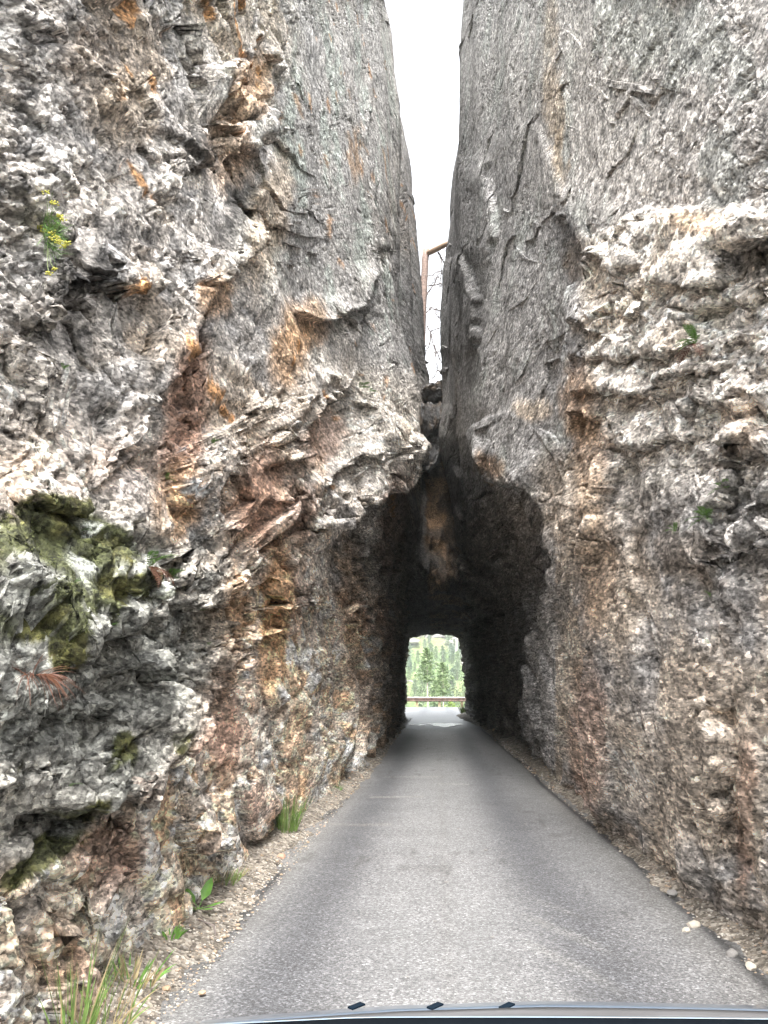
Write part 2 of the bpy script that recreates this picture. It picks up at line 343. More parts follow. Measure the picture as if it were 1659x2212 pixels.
def wall_base(side, y, z):
    if side < 0: x = table_eval(LY, LZ, LT, y, z)
    else: x = table_eval(RY, RZ, RT, y, z)
    P = np.stack([x, y, z], -1)
    d = ledge_disp(P, LEFT_LEDGES if side < 0 else RIGHT_LEDGES, side)
    P[..., 0] = x - side * d
    return P
def build_wall_base(side, nu, nv):
    """rows and columns shared out by how large each stretch of rock looks from the road"""
    ya, yb = -6.0, 44.5
    lin = np.linspace(0, 1, nu)
    yy = np.where(lin < .06, -6 + 8.2 * lin / .06, 2.2 * np.exp(np.log(yb / 2.2) * (lin - .06) / .94))
    Y = np.tile(yy, (nv, 1)); V = np.tile(np.linspace(0, 1, nv)[:, None], (1, nu))
    for it in range(2):
        P = wall_base(side, Y, z_rows(Y, V))
        w = 1 / np.maximum(np.abs(P[..., 1]), 2.4) * np.where(P[..., 1] < 2.2, .12, np.where(P[..., 1] > 42.9, .1, 1))
        fx, fy = proj(P); seen = (fx > -60) & (fx < 1720) & (fy > -60) & (fy < 2270) & (P[..., 1] > 1.5)
        seen = np.where(seen, 1.0, .18); w = w * seen
        dx = np.abs(np.diff(P[..., 0], axis=1)); dy = np.abs(np.diff(P[..., 1], axis=1)) * 1.9 / np.maximum(P[:, :-1, 1], 2.4)
        ds = np.hypot(dx, dy) * w[:, :-1]
        k = np.ones(9) / 9
        for _ in range(3): ds = np.apply_along_axis(lambda c: np.convolve(np.pad(c, 4, mode='edge'), k, 'valid'), 0, ds)
        ds = np.maximum(ds, ds.mean() * .15)
        S = np.concatenate([np.zeros((nv, 1)), np.cumsum(ds, 1)], 1); S /= S[:, -1:]
        Y = np.stack([np.interp(lin, S[j], Y[j]) for j in range(nv)])
        P = wall_base(side, Y, z_rows(Y, V))
        ds = np.linalg.norm(np.diff(P[..., [0, 2]], axis=0), axis=-1) / np.maximum(np.abs(Y[:-1]), 2.4)
        dv = np.diff(V, axis=0)
        fx, fy = proj(P); seen = (fx > -60) & (fx < 1720) & (fy > -60) & (fy < 2270) & (P[..., 1] > 1.5)
        ds = np.where(seen[:-1], ds, ds * .18)
        for _ in range(3): ds = np.apply_along_axis(lambda c: np.convolve(np.pad(c, 4, mode='edge'), k, 'valid'), 1, ds)
        ds = np.maximum(ds, ds.mean(0, keepdims=True) * .06)
        S = np.concatenate([np.zeros((1, nu)), np.cumsum(ds, 0)], 0); S /= S[-1:]
        lv = np.linspace(0, 1, nv)
        V = np.stack([np.interp(lv, S[:, i], V[:, i]) for i in range(nu)], 1)
    return wall_base(side, Y, z_rows(Y, V))

def ell(px, py, cx, cy, rx, ry, ang=0, soft=.35):
    a = R(ang); dx, dy = px - cx, py - cy
    u = (dx * math.cos(a) + dy * math.sin(a)) / rx; v = (-dx * math.sin(a) + dy * math.cos(a)) / ry
    return 1 - sstep(1 - soft, 1 + soft, np.hypot(u, v))
C_LIGHT = np.array([.60, .545, .49]); C_GREY = np.array([.32, .31, .305]); C_DGREY = np.array([.17, .165, .165])
C_TAN = np.array([.50, .395, .29]); C_ORANGE = np.array([.46, .285, .16]); C_RUST = np.array([.25, .145, .10]); C_BROWN = np.array([.21, .16, .115])
C_BLACK = np.array([.045, .042, .04]); C_MOSS = np.array([.055, .062, .018]); C_LICH = np.array([.34, .38, .35]); C_BLUEL = np.array([.40, .44, .47])
C_OLICH = np.array([.44, .22, .08]); C_SLATE = np.array([.27, .275, .25])
def lay(c, col, w): return c * (1 - w[:, None]) + col[None] * w[:, None]

def terr(c, sharp=.12):
    """saw profile: grows slowly, cut back sharply; c in cycles, result 0..1"""
    f = c - np.floor(c)
    return np.where(f < 1 - sharp, f / (1 - sharp), (1 - f) / sharp)

def detail(P, N_, side):
    spc = np.linalg.norm(np.gradient(P, axis=1), axis=-1).ravel(); spv = np.linalg.norm(np.gradient(P, axis=0), axis=-1).ravel()
    Q = P.reshape(-1, 3).astype(np.float32); n = N_.reshape(-1, 3)
    px, py = proj(Q); Y = np.maximum(Q[:, 1], 2.5)
    near = np.clip(9 / Y, .5, 1.6)
    rz = np.hypot(1.9, Q[:, 2] - 1.45); K = Q.copy(); K[:, 1] = rz * np.log(np.maximum(Q[:, 1] + 1.0, .6) / 9)
    spl = spc * np.minimum(1, rz / np.maximum(Q[:, 1] + 1, 1)); smx = np.maximum(spl, spv)
    aa = lambda f: np.clip(1.7 - f * smx * 2.3, 0, 1)
    big = fbm(K * .6, 3, 3 + side)
    mid = (vnoise(K * 1.7 + 9, 11 + side) * aa(1.7) + .5 * vnoise(K * 3.5, 12) * aa(3.5) + .25 * vnoise(K * 7, 13) * aa(7) + .12 * vnoise(K * 14, 19) * aa(14)) * .85
    if side < 0:
        smooth = np.maximum.reduce([ell(px, py, 740, 300, 130, 380, 8), ell(px, py, 820, 760, 70, 110, 20), ell(px, py, 890, 400, 60, 420) * .8])
        slab = np.maximum.reduce([ell(px, py, 150, 1420, 330, 300, 0), ell(px, py, 110, 1700, 260, 180, -20)]) * (1 - sstep(0, 40, (py - 1860) + .85 * (px - 90)))
        fol = sstep(0, 80, py - 1250 - .0 * px) * (1 - slab) + .5 * sstep(0, 200, py - 850) * (1 - slab) * (px < 700)
        fol = np.clip(fol, 0, 1)
    else:
        outc = sstep(-15, 15, np.minimum(px - 1262 - 10 * np.sin(py / 60), py - (455 + np.maximum(0, 1400 - px) * .45))) * (1 - sstep(900, 1150, py))
        smooth = (1 - outc) * (1 - .8 * sstep(850, 1200, py)) * .9
        smooth = np.maximum(smooth, ell(px, py, 1010, 1050, 60, 230) )
        slab = outc; fol = sstep(1000, 1500, py) * .8
    rough = 1 - .72 * smooth
    d = big * .09 * rough * (1 - .4 * fol) + mid * .026 * rough * (1 - .6 * slab * (side < 0))
    # diagonal ledges
    wq = fbm(K * .8 + 31, 3, 40 + side) * .8
    am = sstep(-.15, .5, fbm(K * .9 + 77, 2, 60 + side))
    if side < 0:
        c1 = Q[:, 2] * .55 - K[:, 1] * 1.0 + wq
        d += (terr(-c1) - .5) * .12 * (.35 + .65 * am) * (1 - smooth) * (1 - .5 * fol)
        c2 = Q[:, 2] * 1.5 - K[:, 1] * 2.6 + wq * 2.0 + mid * .5
        d += (terr(-c2) - .5) * .03 * (1 - smooth) * (1 - .7 * fol) * (0.4 + am)
        c3 = Q[:, 2] * 3.4 - K[:, 1] * .5 + wq * 1.6 + mid * .5
        d += (terr(-c3, .12) - .5) * .085 * slab
        c4 = K[:, 1] * 2.3 + wq * 1.5 + K[:, 0]
        d += (terr(c4, .1) - .5) * .05 * slab
    else:
        c1 = Q[:, 2] * 1.9 + Q[:, 1] * .1 + wq * 1.3 + mid * .3
        d += (terr(-c1) - .5) * .05 * slab
        c6 = K[:, 1] * 1.5 + wq * 1.2
        d += (terr(c6, .12) - .5) * .08 * slab
        c3 = Q[:, 2] * 5.2 + wq * 3 + mid * .6
        d += (terr(c3, .2) - .5) * .025 * slab * (.5 + am)
        c4 = Q[:, 1] * .55 + wq * 1.2 + Q[:, 2] * .22
        d += (terr(c4, .35) - .5) * .13 * sstep(900, 1150, py) * (px > 1100)
        c5 = Q[:, 1] * 1.7 + wq * 2 + Q[:, 2] * .3
        d += (terr(c5, .35) - .5) * .05 * sstep(900, 1150, py) * (px > 1100)
    rib = sstep(10.5, 13.5, Q[:, 1]) * (1 - sstep(4.8, 6.5, Q[:, 2]))
    cr = Q[:, 1] * .42 - Q[:, 2] * (.20 if side > 0 else -.08) + wq * 1.1
    d += (terr(-cr, .18) - .5) * .24 * rib + (terr(-cr * 2.7 + .3, .2) - .5) * .08 * rib
    # blocks: isotropic above, drawn out vertically in the foliated rock
    Qw = K + (np.stack([wq, mid, big], 1) * .06).astype(np.float32)
    r1, t1, e1 = chunk(Qw * np.array([4, 3.4, 3.6], np.float32), 5)
    d += ((r1 - .5) * .034 + t1 * .03 - .008 * (1 - sstep(0, .10, e1))) * rough * (1 - fol) * (1 - (.4 if side > 0 else .95) * slab) * near * aa(4.5)
    r2, t2, e2 = chunk(Qw * np.array([11, 9, 9], np.float32), 6)
    d += ((r2 - .5) * .020 + t2 * .018 - .008 * (1 - sstep(0, .16, e2))) * (1 - .62 * smooth) * (1 - .6 * fol) * (1 - (.35 if side > 0 else .9) * slab) * aa(10)
    r3, t3, e3 = chunk(Qw * 25, 7)
    d += ((r3 - .5) * .014 + t3 * .006 - .006 * (1 - sstep(0, .22, e3))) * (1 - (.2 if side > 0 else .6) * slab) * aa(25)
    r4, t4, e4 = chunk(Qw * 52, 27)
    d += ((r4 - .5) * .008 - .004 * (1 - sstep(0, .25, e4))) * aa(45)
    dip = np.stack([Qw[:, 0] * 3, Qw[:, 1] * 1.5, Qw[:, 2] * 4.6 - Qw[:, 1] * .6], 1).astype(np.float32)
    s1, u1, q1 = chunk(dip, 71); s2, u2, q2 = chunk(dip * 2.7 + 3, 72)
    if side < 0: d += ((s1 - .5) * .07 + u1 * .0 - .025 * (1 - sstep(0, .07, q1)) + (s2 - .5) * .035 - .012 * (1 - sstep(0, .1, q2))) * slab
    f1, g1, h1 = chunk(Qw * np.array([5, 3.6, 1.5], np.float32) + 3, 8)
    f2, g2, h2 = chunk(Qw * np.array([12, 10, 4.2], np.float32) + 5, 9)
    kf = 1.0 if side < 0 else .45
    d += (((f1 - .5) * .10 + g1 * .05 - .03 * (1 - sstep(0, .10, h1))) + ((f2 - .5) * .045 + g2 * .03 - .022 * (1 - sstep(0, .15, h2))) * aa(9)) * fol * kf
    rid = 1 - np.abs(fbm(K * np.array([2.2, 2.2, 1.6], np.float32) + 5, 3, 80))
    crack = sstep(.965, .995, rid) * (1 - .3 * smooth)
    d -= crack * .035
    d += fbm(Qw * 14, 3, 21) * .010 * (1 + .5 * rough) * aa(28)
    # never grow into the roadway
    near_road = (Q[:, 2] < 2.6); room = np.abs(Q[:, 0]) - (1.34 if side < 0 else 1.70)
    d = np.where(near_road & (Q[:, 1] < 14), np.minimum(d, np.maximum(room, .02)), d)
    Q2 = Q + n * d[:, None]
    # ---------------- colour of the rock itself
    px, py = proj(Q2)
    m1 = fbm(K * 1.1 + 5, 3, 120); m2 = fbm(K * np.array([2.6, 2.6, 1.3], np.float32), 4, 130); m3 = fbm(K * 7, 3, 140)
    sk = np.zeros(len(Q))
    c = np.tile(C_GREY, (len(Q), 1))
    if side < 0:
        c = lay(c, C_LIGHT, sstep(-.3, .5, m2) * .75)
        c = lay(c, C_TAN, sstep(.05, .55, m1 + .3 * m3) * .55)
        c = lay(c, C_LIGHT, (1 - fol) * .45 * (r1 ** 1.0))
        g = np.maximum.reduce([ell(px, py, 720, 330, 150, 400, 6), ell(px, py, 835, 700, 80, 150, 10), ell(px, py, 560, 330, 120, 240) * .4])
        c = lay(c, C_GREY * 1.12, g * .85); c = lay(c, C_LICH, g * sstep(.1, .5, m2 + .4 * m3) * .7)
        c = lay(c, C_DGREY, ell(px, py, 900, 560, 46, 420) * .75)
        c = lay(c, C_LIGHT * 1.08, ell(px, py, 830, 930, 110, 130, -25) * .8)
        c = lay(c, C_TAN * 1.1, ell(px, py, 860, 900, 60, 50) * sstep(0, .4, m2) * .6)
        # foliated tan and orange rock low down
        c = lay(c, C_TAN, fol * sstep(-.6, .0, m1) * .8)
        c = lay(c, C_ORANGE, fol * sstep(.05, .5, vnoise(K * np.array([2.4, 2.4, .7], np.float32), 150) + .4 * m3) * .7)
        c = lay(c, C_LIGHT, fol * sstep(-.5, .5, m1 - m2) * .4); c = lay(c, C_LIGHT * 1.05, fol * sstep(.5, .75, f2) * .8)
        pf = (.6 * f1 + .4 * f2)
        for lo, hi, cc, w in ((0, .30, C_GREY * .9, .45), (.36, .46, C_ORANGE * 1.1, .6), (.46, .55, C_TAN * 1.05, .6), (.60, .72, C_LIGHT, .7), (.78, 1, C_RUST * 1.3, .45)): c = lay(c, cc, fol * ((pf > lo) & (pf <= hi)) * w)
        c = lay(c, C_GREY * 1.05, .5 * fol * sstep(.1, .6, m2) * .5)
        c = lay(c, C_RUST, fol * sstep(.72, .95, f1) * .5)
        for cx, cy, rx, ry, an, cc, w in [
            (400, 900, 48, 180, 8, C_RUST * 1.25, .85), (388, 1060, 55, 60, 0, C_ORANGE, .6), (560, 1080, 50, 110, 6, C_RUST, .85), (625, 760, 42, 70, 20, C_ORANGE, .7), (655, 700, 50, 60, 0, C_ORANGE * 1.2, .6),
            (600, 1290, 34, 130, 4, C_ORANGE * 1.15, .85), (590, 1400, 30, 120, 0, C_ORANGE, .8), (510, 1330, 26, 90, 0, C_ORANGE, .8), (545, 190, 40, 70, 10, C_ORANGE * 1.1, .7), (490, 330, 50, 90, 0, C_ORANGE, .55),
            (460, 640, 40, 40, 30, C_ORANGE * 1.2, .7), (580, 480, 40, 150, 10, C_TAN, .6), (770, 330, 14, 60, 0, C_ORANGE, .6), (380, 1110, 40, 50, 0, C_ORANGE * 1.2, .8), (240, 120, 120, 110, 10, C_BROWN, .65), (270, 240, 70, 90, 0, C_TAN, .5),
            (650, 1100, 40, 60, 0, C_RUST, .6), (700, 950, 40, 60, 30, C_RUST * 1.2, .6), (850, 1130, 30, 120, 8, C_RUST, .65), (330, 1560, 60, 50, 0, C_RUST * 1.3, .4), (110, 2050, 70, 80, 0, C_ORANGE, .45),
            (640, 1650, 30, 130, 0, C_ORANGE, .5), (480, 1550, 40, 140, 0, C_RUST * 1.5, .5), (760, 1320, 30, 160, 0, C_ORANGE * .8, .5), (240, 1840, 80, 80, -30, C_RUST * 1.3, .55), (160, 1950, 60, 60, 0, C_TAN, .5)]:
            c = lay(c, cc, ell(px + m3 * 14, py + m2 * 22, cx, cy, rx, ry, an) * w)
        for cx, cy, rx, ry, an, w in [(430, 1220, 80, 70, -10, .75), (60, 300, 26, 160, 0, .5), (230, 560, 120, 60, -20, .6), (150, 620, 90, 40, -20, .5), (150, 700, 110, 90, 0, .35), (500, 470, 46, 90, 20, .55), (290, 500, 70, 90, 0, .45), (250, 1300, 60, 40, 0, .5), (440, 340, 46, 60, 0, .5), (400, 260, 70, 60, 0, .35)]:
            c = lay(c, C_BLACK * 1.4, ell(px + m2 * 30, py + m3 * 20, cx, cy, rx, ry, an) * min(1, w * 1.7) * sstep(-.4, .3, m3 + m2))
        c = lay(c, C_SLATE * 1.1, slab * .85); c = lay(c, C_SLATE * .6, slab * sstep(.0, .5, m2) * .6); c = lay(c, C_LIGHT * .8, slab * sstep(.15, .6, m1 + .3 * m3) * .25)
        c = lay(c, C_BLUEL, ell(px, py, 420, 1040, 60, 110, 20) * sstep(.1, .35, m3) * .8); c = lay(c, C_BLUEL, ell(px, py, 650, 880, 30, 50) * sstep(0, .3, m3) * .6)
        mossw = np.maximum.reduce([ell(px, py, 110, 1200, 125, 120), ell(px, py, 200, 1240, 60, 150) * .8, ell(px, py, 120, 1180, 190, 60), ell(px, py, 150, 1390, 45, 90), ell(px, py, 250, 1260, 26, 100), ell(px, py, 110, 1830, 150, 34, -38), ell(px, py, 340, 1265, 60, 34), ell(px, py, 120, 1480, 60, 20) * .8, ell(px, py, 270, 1630, 30, 50) * .7, ell(px, py, 20, 1650, 40, 40) * .7, ell(px, py, 150, 1590, 60, 14) * .6, ell(px, py, 55, 1330, 90, 60) * .8, ell(px, py, 390, 1560, 30, 80) * .35])
        up = n[:, 2] + m3 * .5
        mm = sstep(.27, .42, mossw * (.62 + .62 * m2 + .55 * m3 + .30 * up))
        c = lay(c, C_MOSS * (1.0), mm * .92); c = lay(c, np.array([.11, .10, .03]), mm * sstep(.2, .6, m3) * .6)
        c = lay(c, np.array([.5, .52, .47]), np.maximum(ell(px, py, 330, 1230, 70, 60), ell(px, py, 190, 1180, 40, 70)) * sstep(.3, .45, fbm(K * 11, 2, 170)) * .9)
        ol = sstep(.68, .76, vnoise(K * np.array([5, 5, 5], np.float32) + 4, 180) + .25 * m3) * (py < 1150) * (1 - g * .3) * sstep(-.1, .2, m1)
        c = lay(c, C_OLICH, ol * .85)
        sk = mm
    else:
        c = lay(c, C_GREY * 1.15, sstep(-.3, .5, m1) * .6)
        c = lay(c, C_LIGHT * .85, ell(px, py, 1520, 250, 420, 330, 20) * .45)
        c = lay(c, C_LICH * .9, sstep(.1, .6, m2 + .3 * m3) * .35 * (py < 1100))
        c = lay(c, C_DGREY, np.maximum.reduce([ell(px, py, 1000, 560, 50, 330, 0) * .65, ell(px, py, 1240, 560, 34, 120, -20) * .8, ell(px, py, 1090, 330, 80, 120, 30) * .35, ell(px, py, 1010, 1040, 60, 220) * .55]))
        c = lay(c, C_LIGHT, slab * .9); c = lay(c, C_TAN, slab * sstep(.2, .6, m1 + .4 * m3) * .4)
        lowr = sstep(950, 1250, py) * (px > 1200)
        c = lay(c, C_TAN * .95, lowr * sstep(-.4, .4, m2) * .55); c = lay(c, C_LIGHT * .9, lowr * sstep(.1, .6, m1) * .4); c = lay(c, C_BROWN, lowr * sstep(.15, .6, -m2 + .3 * m3) * .6)
        c = lay(c, C_GREY, ell(px, py, 1620, 1180, 60, 150, 10) * .7)
        for cx, cy, rx, ry, an, cc, w in [
            (1195, 220, 22, 80, -8, C_TAN * .8, .65), (1205, 340, 16, 60, 0, C_TAN * .85, .8), (1190, 60, 16, 80, 0, C_TAN * .7, .5), (1250, 870, 36, 90, 0, C_ORANGE * .9, .6), (1275, 1010, 40, 130, 0, C_ORANGE * .85, .55), (1150, 880, 44, 22, 10, C_TAN, .6),
            (1230, 1100, 60, 120, -20, C_TAN * .9, .5), (1060, 1010, 22, 40, -40, C_ORANGE, .5), (1290, 1250, 40, 120, 0, C_ORANGE * .7, .4), (1500, 490, 60, 24, 10, C_ORANGE * 1.2, .5), (1600, 900, 40, 80, 0, C_ORANGE, .3), (1450, 730, 40, 30, 0, C_TAN, .4),
            (1270, 1600, 40, 160, 0, C_RUST * 1.3, .5), (1610, 1760, 20, 160, 0, C_RUST * 1.6, .4), (1090, 1180, 90, 120, 0, C_BROWN * .7, .6), (1290, 620, 30, 40, 0, C_TAN, .4), (1240, 560, 22, 50, 0, C_BROWN, .5)]:
            c = lay(c, cc, ell(px + m3 * 12, py + m2 * 20, cx, cy, rx, ry, an) * w)
        for cx, cy, rx, ry, an, w in [(1012, 680, 26, 110, 0, .8), (1025, 780, 30, 60, 0, .6), (1240, 530, 16, 60, -16, .6), (1620, 570, 50, 50, 0, .6), (1340, 560, 34, 18, 20, .7), (1450, 1640, 60, 160, 30, .2)]:
            c = lay(c, C_BLACK * 1.3, ell(px + m2 * 20, py + m3 * 14, cx, cy, rx, ry, an) * w * sstep(-.5, .3, m3 + m2))
    # tunnel shade put into the rock colour, darkening with depth
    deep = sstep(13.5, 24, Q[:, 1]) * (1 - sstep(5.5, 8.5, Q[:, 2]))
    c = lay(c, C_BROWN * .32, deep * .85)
    # cracks darker, grain tone varied
    c = c * (1 - .25 * crack[:, None]) * (.93 + .14 * r2[:, None]) * (.70 + .60 * r3[:, None]) * (.8 + .4 * r4[:, None])
    lift = 1.15 + .5 * fol if side < 0 else 1.08 + .42 * sstep(1000, 1400, py) * (px > 1180) + .12 * slab  # lower rock colour raised to make up for the weaker light there
    c = c * (np.asarray(lift)[:, None] if np.ndim(lift) else lift)
    return Q2.reshape(P.shape), np.clip(c, .01, .8), sk

WALLS = {}
def make_wall(side, nu, nv, name, label):
    P = build_wall_base(side, nu, nv); n = grid_normals(P)
    if (n[..., 0].mean() * -side) < 0: n = -n
    # smooth the normals so that displaced edges do not fold over
    k = np.ones(7) / 7
    for ax in (0, 1):
        n = np.apply_along_axis(lambda c: np.convolve(np.pad(c, 3, mode='edge'), k, 'valid'), ax, n)
    n /= np.linalg.norm(n, axis=-1, keepdims=True) + 1e-9
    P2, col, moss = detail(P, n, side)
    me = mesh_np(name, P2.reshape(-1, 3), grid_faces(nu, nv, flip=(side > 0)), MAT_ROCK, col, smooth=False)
    o = link(name, me); tag(o, label, 'rock wall', kind='structure')
    Q = P2.reshape(-1, 3); n2 = grid_normals(P2); n2 = n2 if (n2[..., 0].mean() * -side) > 0 else -n2
    WALLS[side] = (Q, n2.reshape(-1, 3), *proj(Q), moss, P2)
    print(name, 'done', round(time.time() - T0, 1))
    return o
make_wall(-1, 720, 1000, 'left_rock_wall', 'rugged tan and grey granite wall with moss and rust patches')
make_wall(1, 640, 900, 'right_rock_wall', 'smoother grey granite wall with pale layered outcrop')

# wedge of rock that closes the cleft and carries the tunnel roof
def build_infill():
    prof = [(43.6, 13.0), (40, 12.6), (34, 12.2), (28, 11.9), (26.2, 11.9), (25.4, 11.6), (25.0, 10.8), (24.9, 9.4), (25.2, 8.2), (24.9, 7.2), (24.8, 6.2), (24.9, 5.4), (25.3, 4.9), (26, 4.75), (26.8, 4.6), (27.4, 4.5), (28.4, 4.38), (31, 4.3), (36, 4.35), (40, 4.25), (43, 4.3), (43.7, 4.8), (43.7, 8), (43.7, 13.0)]
    prof = np.array(prof, float); L = np.r_[0, np.cumsum(np.linalg.norm(np.diff(prof, axis=0) / prof[1:, :1], axis=1))]
    nv, nu = 420, 170; t = np.linspace(0, L[-1], nv)
    yy = np.interp(t, L, prof[:, 0]); zz = np.interp(t, L, prof[:, 1])
    k = np.ones(7) / 7; yy = np.convolve(np.pad(yy, 3, mode='edge'), k, 'valid'); zz = np.convolve(np.pad(zz, 3, mode='edge'), k, 'valid')
    X = np.linspace(-2.1, 2.7, nu); P = np.zeros((nv, nu, 3)); P[..., 0] = X[None]; P[..., 1] = yy[:, None]; P[..., 2] = zz[:, None]
    # arched roof, haunches lower
    roof = (zz < 5.2)[:, None]; P[..., 2] -= roof * .28 * (np.abs(X[None] + .15) / 1.5) ** 3
    P[..., 1] += np.where(zz[:, None] > 5.2, .35 * np.sin(X[None] * 3 + .5), 0) * (yy[:, None] < 27)
    n = grid_normals(P); c0 = np.array([0, 34, 8.5]); s = np.sign(((P - c0) * n).sum(-1).mean()); n = n * s
    Q = P.reshape(-1, 3).astype(np.float32)
    r1, t1, e1 = chunk(Q * np.array([3, 2.5, 1.6], np.float32), 15); r2, t2, e2 = chunk(Q * 8, 16); r0, tq, e0 = chunk(Q * np.array([2.2, 1.2, .55], np.float32) + 2, 17)
    d = fbm(Q * .8, 3, 55) * .2 + (r1 - .5) * .16 + t1 * .12 + (r2 - .5) * .05 + (r0 - .5) * .28
    d = np.where((Q[:, 2] < 5.2) & (Q[:, 1] > 26), d * .4, d)
    Q2 = Q + n.reshape(-1, 3) * d[:, None]
    m2 = fbm(Q * 1.6, 3, 57)
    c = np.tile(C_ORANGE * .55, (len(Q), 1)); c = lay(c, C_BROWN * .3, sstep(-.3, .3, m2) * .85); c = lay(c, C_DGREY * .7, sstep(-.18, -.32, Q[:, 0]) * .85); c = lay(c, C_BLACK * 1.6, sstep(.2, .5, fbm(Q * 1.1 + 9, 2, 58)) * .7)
    c = lay(c, C_DGREY, sstep(8.6, 10, Q[:, 2]) * .9); c = lay(c, C_BLACK * 1.4, (1 - sstep(4.4, 5.6, Q[:, 2])) * .6)  # roof underside blackened: tunnel shade put into the colour
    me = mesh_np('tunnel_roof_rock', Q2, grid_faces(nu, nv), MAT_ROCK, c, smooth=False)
    o = link('tunnel_roof_rock', me); tag(o, 'dark rust stained rock filling the cleft above the tunnel mouth', 'rock wall', kind='structure')
    WALLS[0] = (Q2, n.reshape(-1, 3), *proj(Q2), None, None)
build_infill()
bm_done = time.time() - T0

# ------------------------------------------------------------------ road and ground
def road_material():
    m, nt, b = new_mat('asphalt')
    tc = N(nt, 'ShaderNodeTexCoord').outputs['Object']; sx = N(nt, 'ShaderNodeSeparateXYZ'); nt.links.new(tc, sx.inputs[0])
    col = N(nt, 'ShaderNodeVertexColor', layer_name='col').outputs[0]
    v = N(nt, 'ShaderNodeTexVoronoi', Scale=85.0); nt.links.new(tc, v.inputs['Vector']); s = N(nt, 'ShaderNodeSeparateColor'); nt.links.new(v.outputs['Color'], s.inputs[0])
    a = ramp(nt, s.outputs[0], [(0, .5), (.5, .85), (.8, 1.08), (.93, 1.3), (1, 1.8)])
    n = N(nt, 'ShaderNodeTexNoise', Scale=120.0, Detail=3.0, Roughness=.8); nt.links.new(tc, n.inputs['Vector'])
    d = ramp(nt, n.outputs[0], [(.36, .6), (.5, 1.0), (.64, 1.4)])
    n3 = N(nt, 'ShaderNodeTexNoise', Scale=2.3, Detail=5.0, Roughness=.65); nt.links.new(tc, n3.inputs['Vector'])
    e = ramp(nt, n3.outputs[0], [(.3, .86), (.7, 1.12)])
    x = mixc(nt, col, a, 1.0, 'MULTIPLY'); x = mixc(nt, x, d, 1.0, 'MULTIPLY'); x = mixc(nt, x, e, 1.0, 'MULTIPLY')
    nt.links.new(x, b.inputs['Base Color'])
    wet = N(nt, 'ShaderNodeMapRange'); nt.links.new(sx.outputs['Y'], wet.inputs[0])
    for k, q in ((1, 24.0), (2, 33.0), (3, .62), (4, .42)): wet.inputs[k].default_value = q
    nt.links.new(wet.outputs[0], b.inputs['Roughness'])
    bp = N(nt, 'ShaderNodeBump', Strength=.5, Distance=.006); nt.links.new(n.outputs[0], bp.inputs['Height']); nt.links.new(bp.outputs[0], b.inputs['Normal'])
    return m
def build_road():
    ys = np.r_[np.linspace(-12, 1, 20), 1 * np.exp(np.linspace(0, math.log(63.3), 420))[1:]]
    nu = 150; s = np.linspace(-1, 1, nu); Y = np.repeat(ys[:, None], nu, 1); fl = sstep(43.5, 52, ys) * 14
    le = -1.95 - fl; re = 2.3 + fl
    X = le[:, None] + (re - le)[:, None] * (s[None] + 1) / 2
    Q = np.stack([X, Y, X * 0], -1).reshape(-1, 3).astype(np.float32)
    Q[:, 2] = -.012 * np.abs(Q[:, 0] - .15) + .004 * fbm(Q * .8, 2, 4)
    x, y = Q[:, 0], Q[:, 1]; wv = fbm(Q * np.array([1.2, .25, 1], np.float32), 3, 31)
    g = lambda c, w: np.exp(-((x - c + wv * .07) / w) ** 2)
    tr = np.clip(g(-.80, .30) + g(.84, .33), 0, 1)
    c = np.tile(np.array([.200, .201, .204]), (len(Q), 1))
    c = lay(c, np.array([.058, .061, .070]), tr * .66)
    c = lay(c, np.array([.23, .225, .215]), sstep(1.15, 1.45, np.abs(x - .15)) * .5)
    c = lay(c, np.array([.12, .112, .10]), np.exp(-((x - .04) / .05) ** 2) * .12)
    # pale scuffs across the lane
    for yy_, xa, xb in ((9.0, -1.2, -.5), (11.2, -.95, -.2), (12.6, .0, .5), (13.6, -.9, .1)):
        c = lay(c, np.array([.30, .29, .27]), np.exp(-((y - yy_ + wv * .05) / .05) ** 2) * (x > xa) * (x < xb) * .55)
    # rough scraped stripes in the right track
    st = sstep(.35, .7, np.sin((y * 9 + x * 16 + wv * 2))) * ell(x, y, .72, 5.0, .22, .9, 0)
    c = lay(c, np.array([.24, .24, .23]), st * .3)
    c = lay(c, np.array([.055, .052, .05]), sstep(.52, .66, vnoise(Q * np.array([13, 3.2, 1], np.float32), 77)) * (np.abs(x) < 1.3) * sstep(.2, .5, vnoise(Q * .7, 78)) * .35)
    # dark broken edge of the tarmac
    ed = np.exp(-((x - 1.66 - wv * .05) / .05) ** 2) + np.exp(-((x + 1.33 + wv * .09) / .07) ** 2) * sstep(-.1, .4, vnoise(Q * .5, 5))
    c = lay(c, np.array([.04, .04, .042]), np.clip(ed, 0, 1) * .9 * (y < 44))
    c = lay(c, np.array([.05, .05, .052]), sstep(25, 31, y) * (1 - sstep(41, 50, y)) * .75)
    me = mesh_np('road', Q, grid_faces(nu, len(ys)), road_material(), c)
    tag(link('road', me), 'narrow grey asphalt lane with two dark wheel tracks', 'road', kind='structure')
build_road()

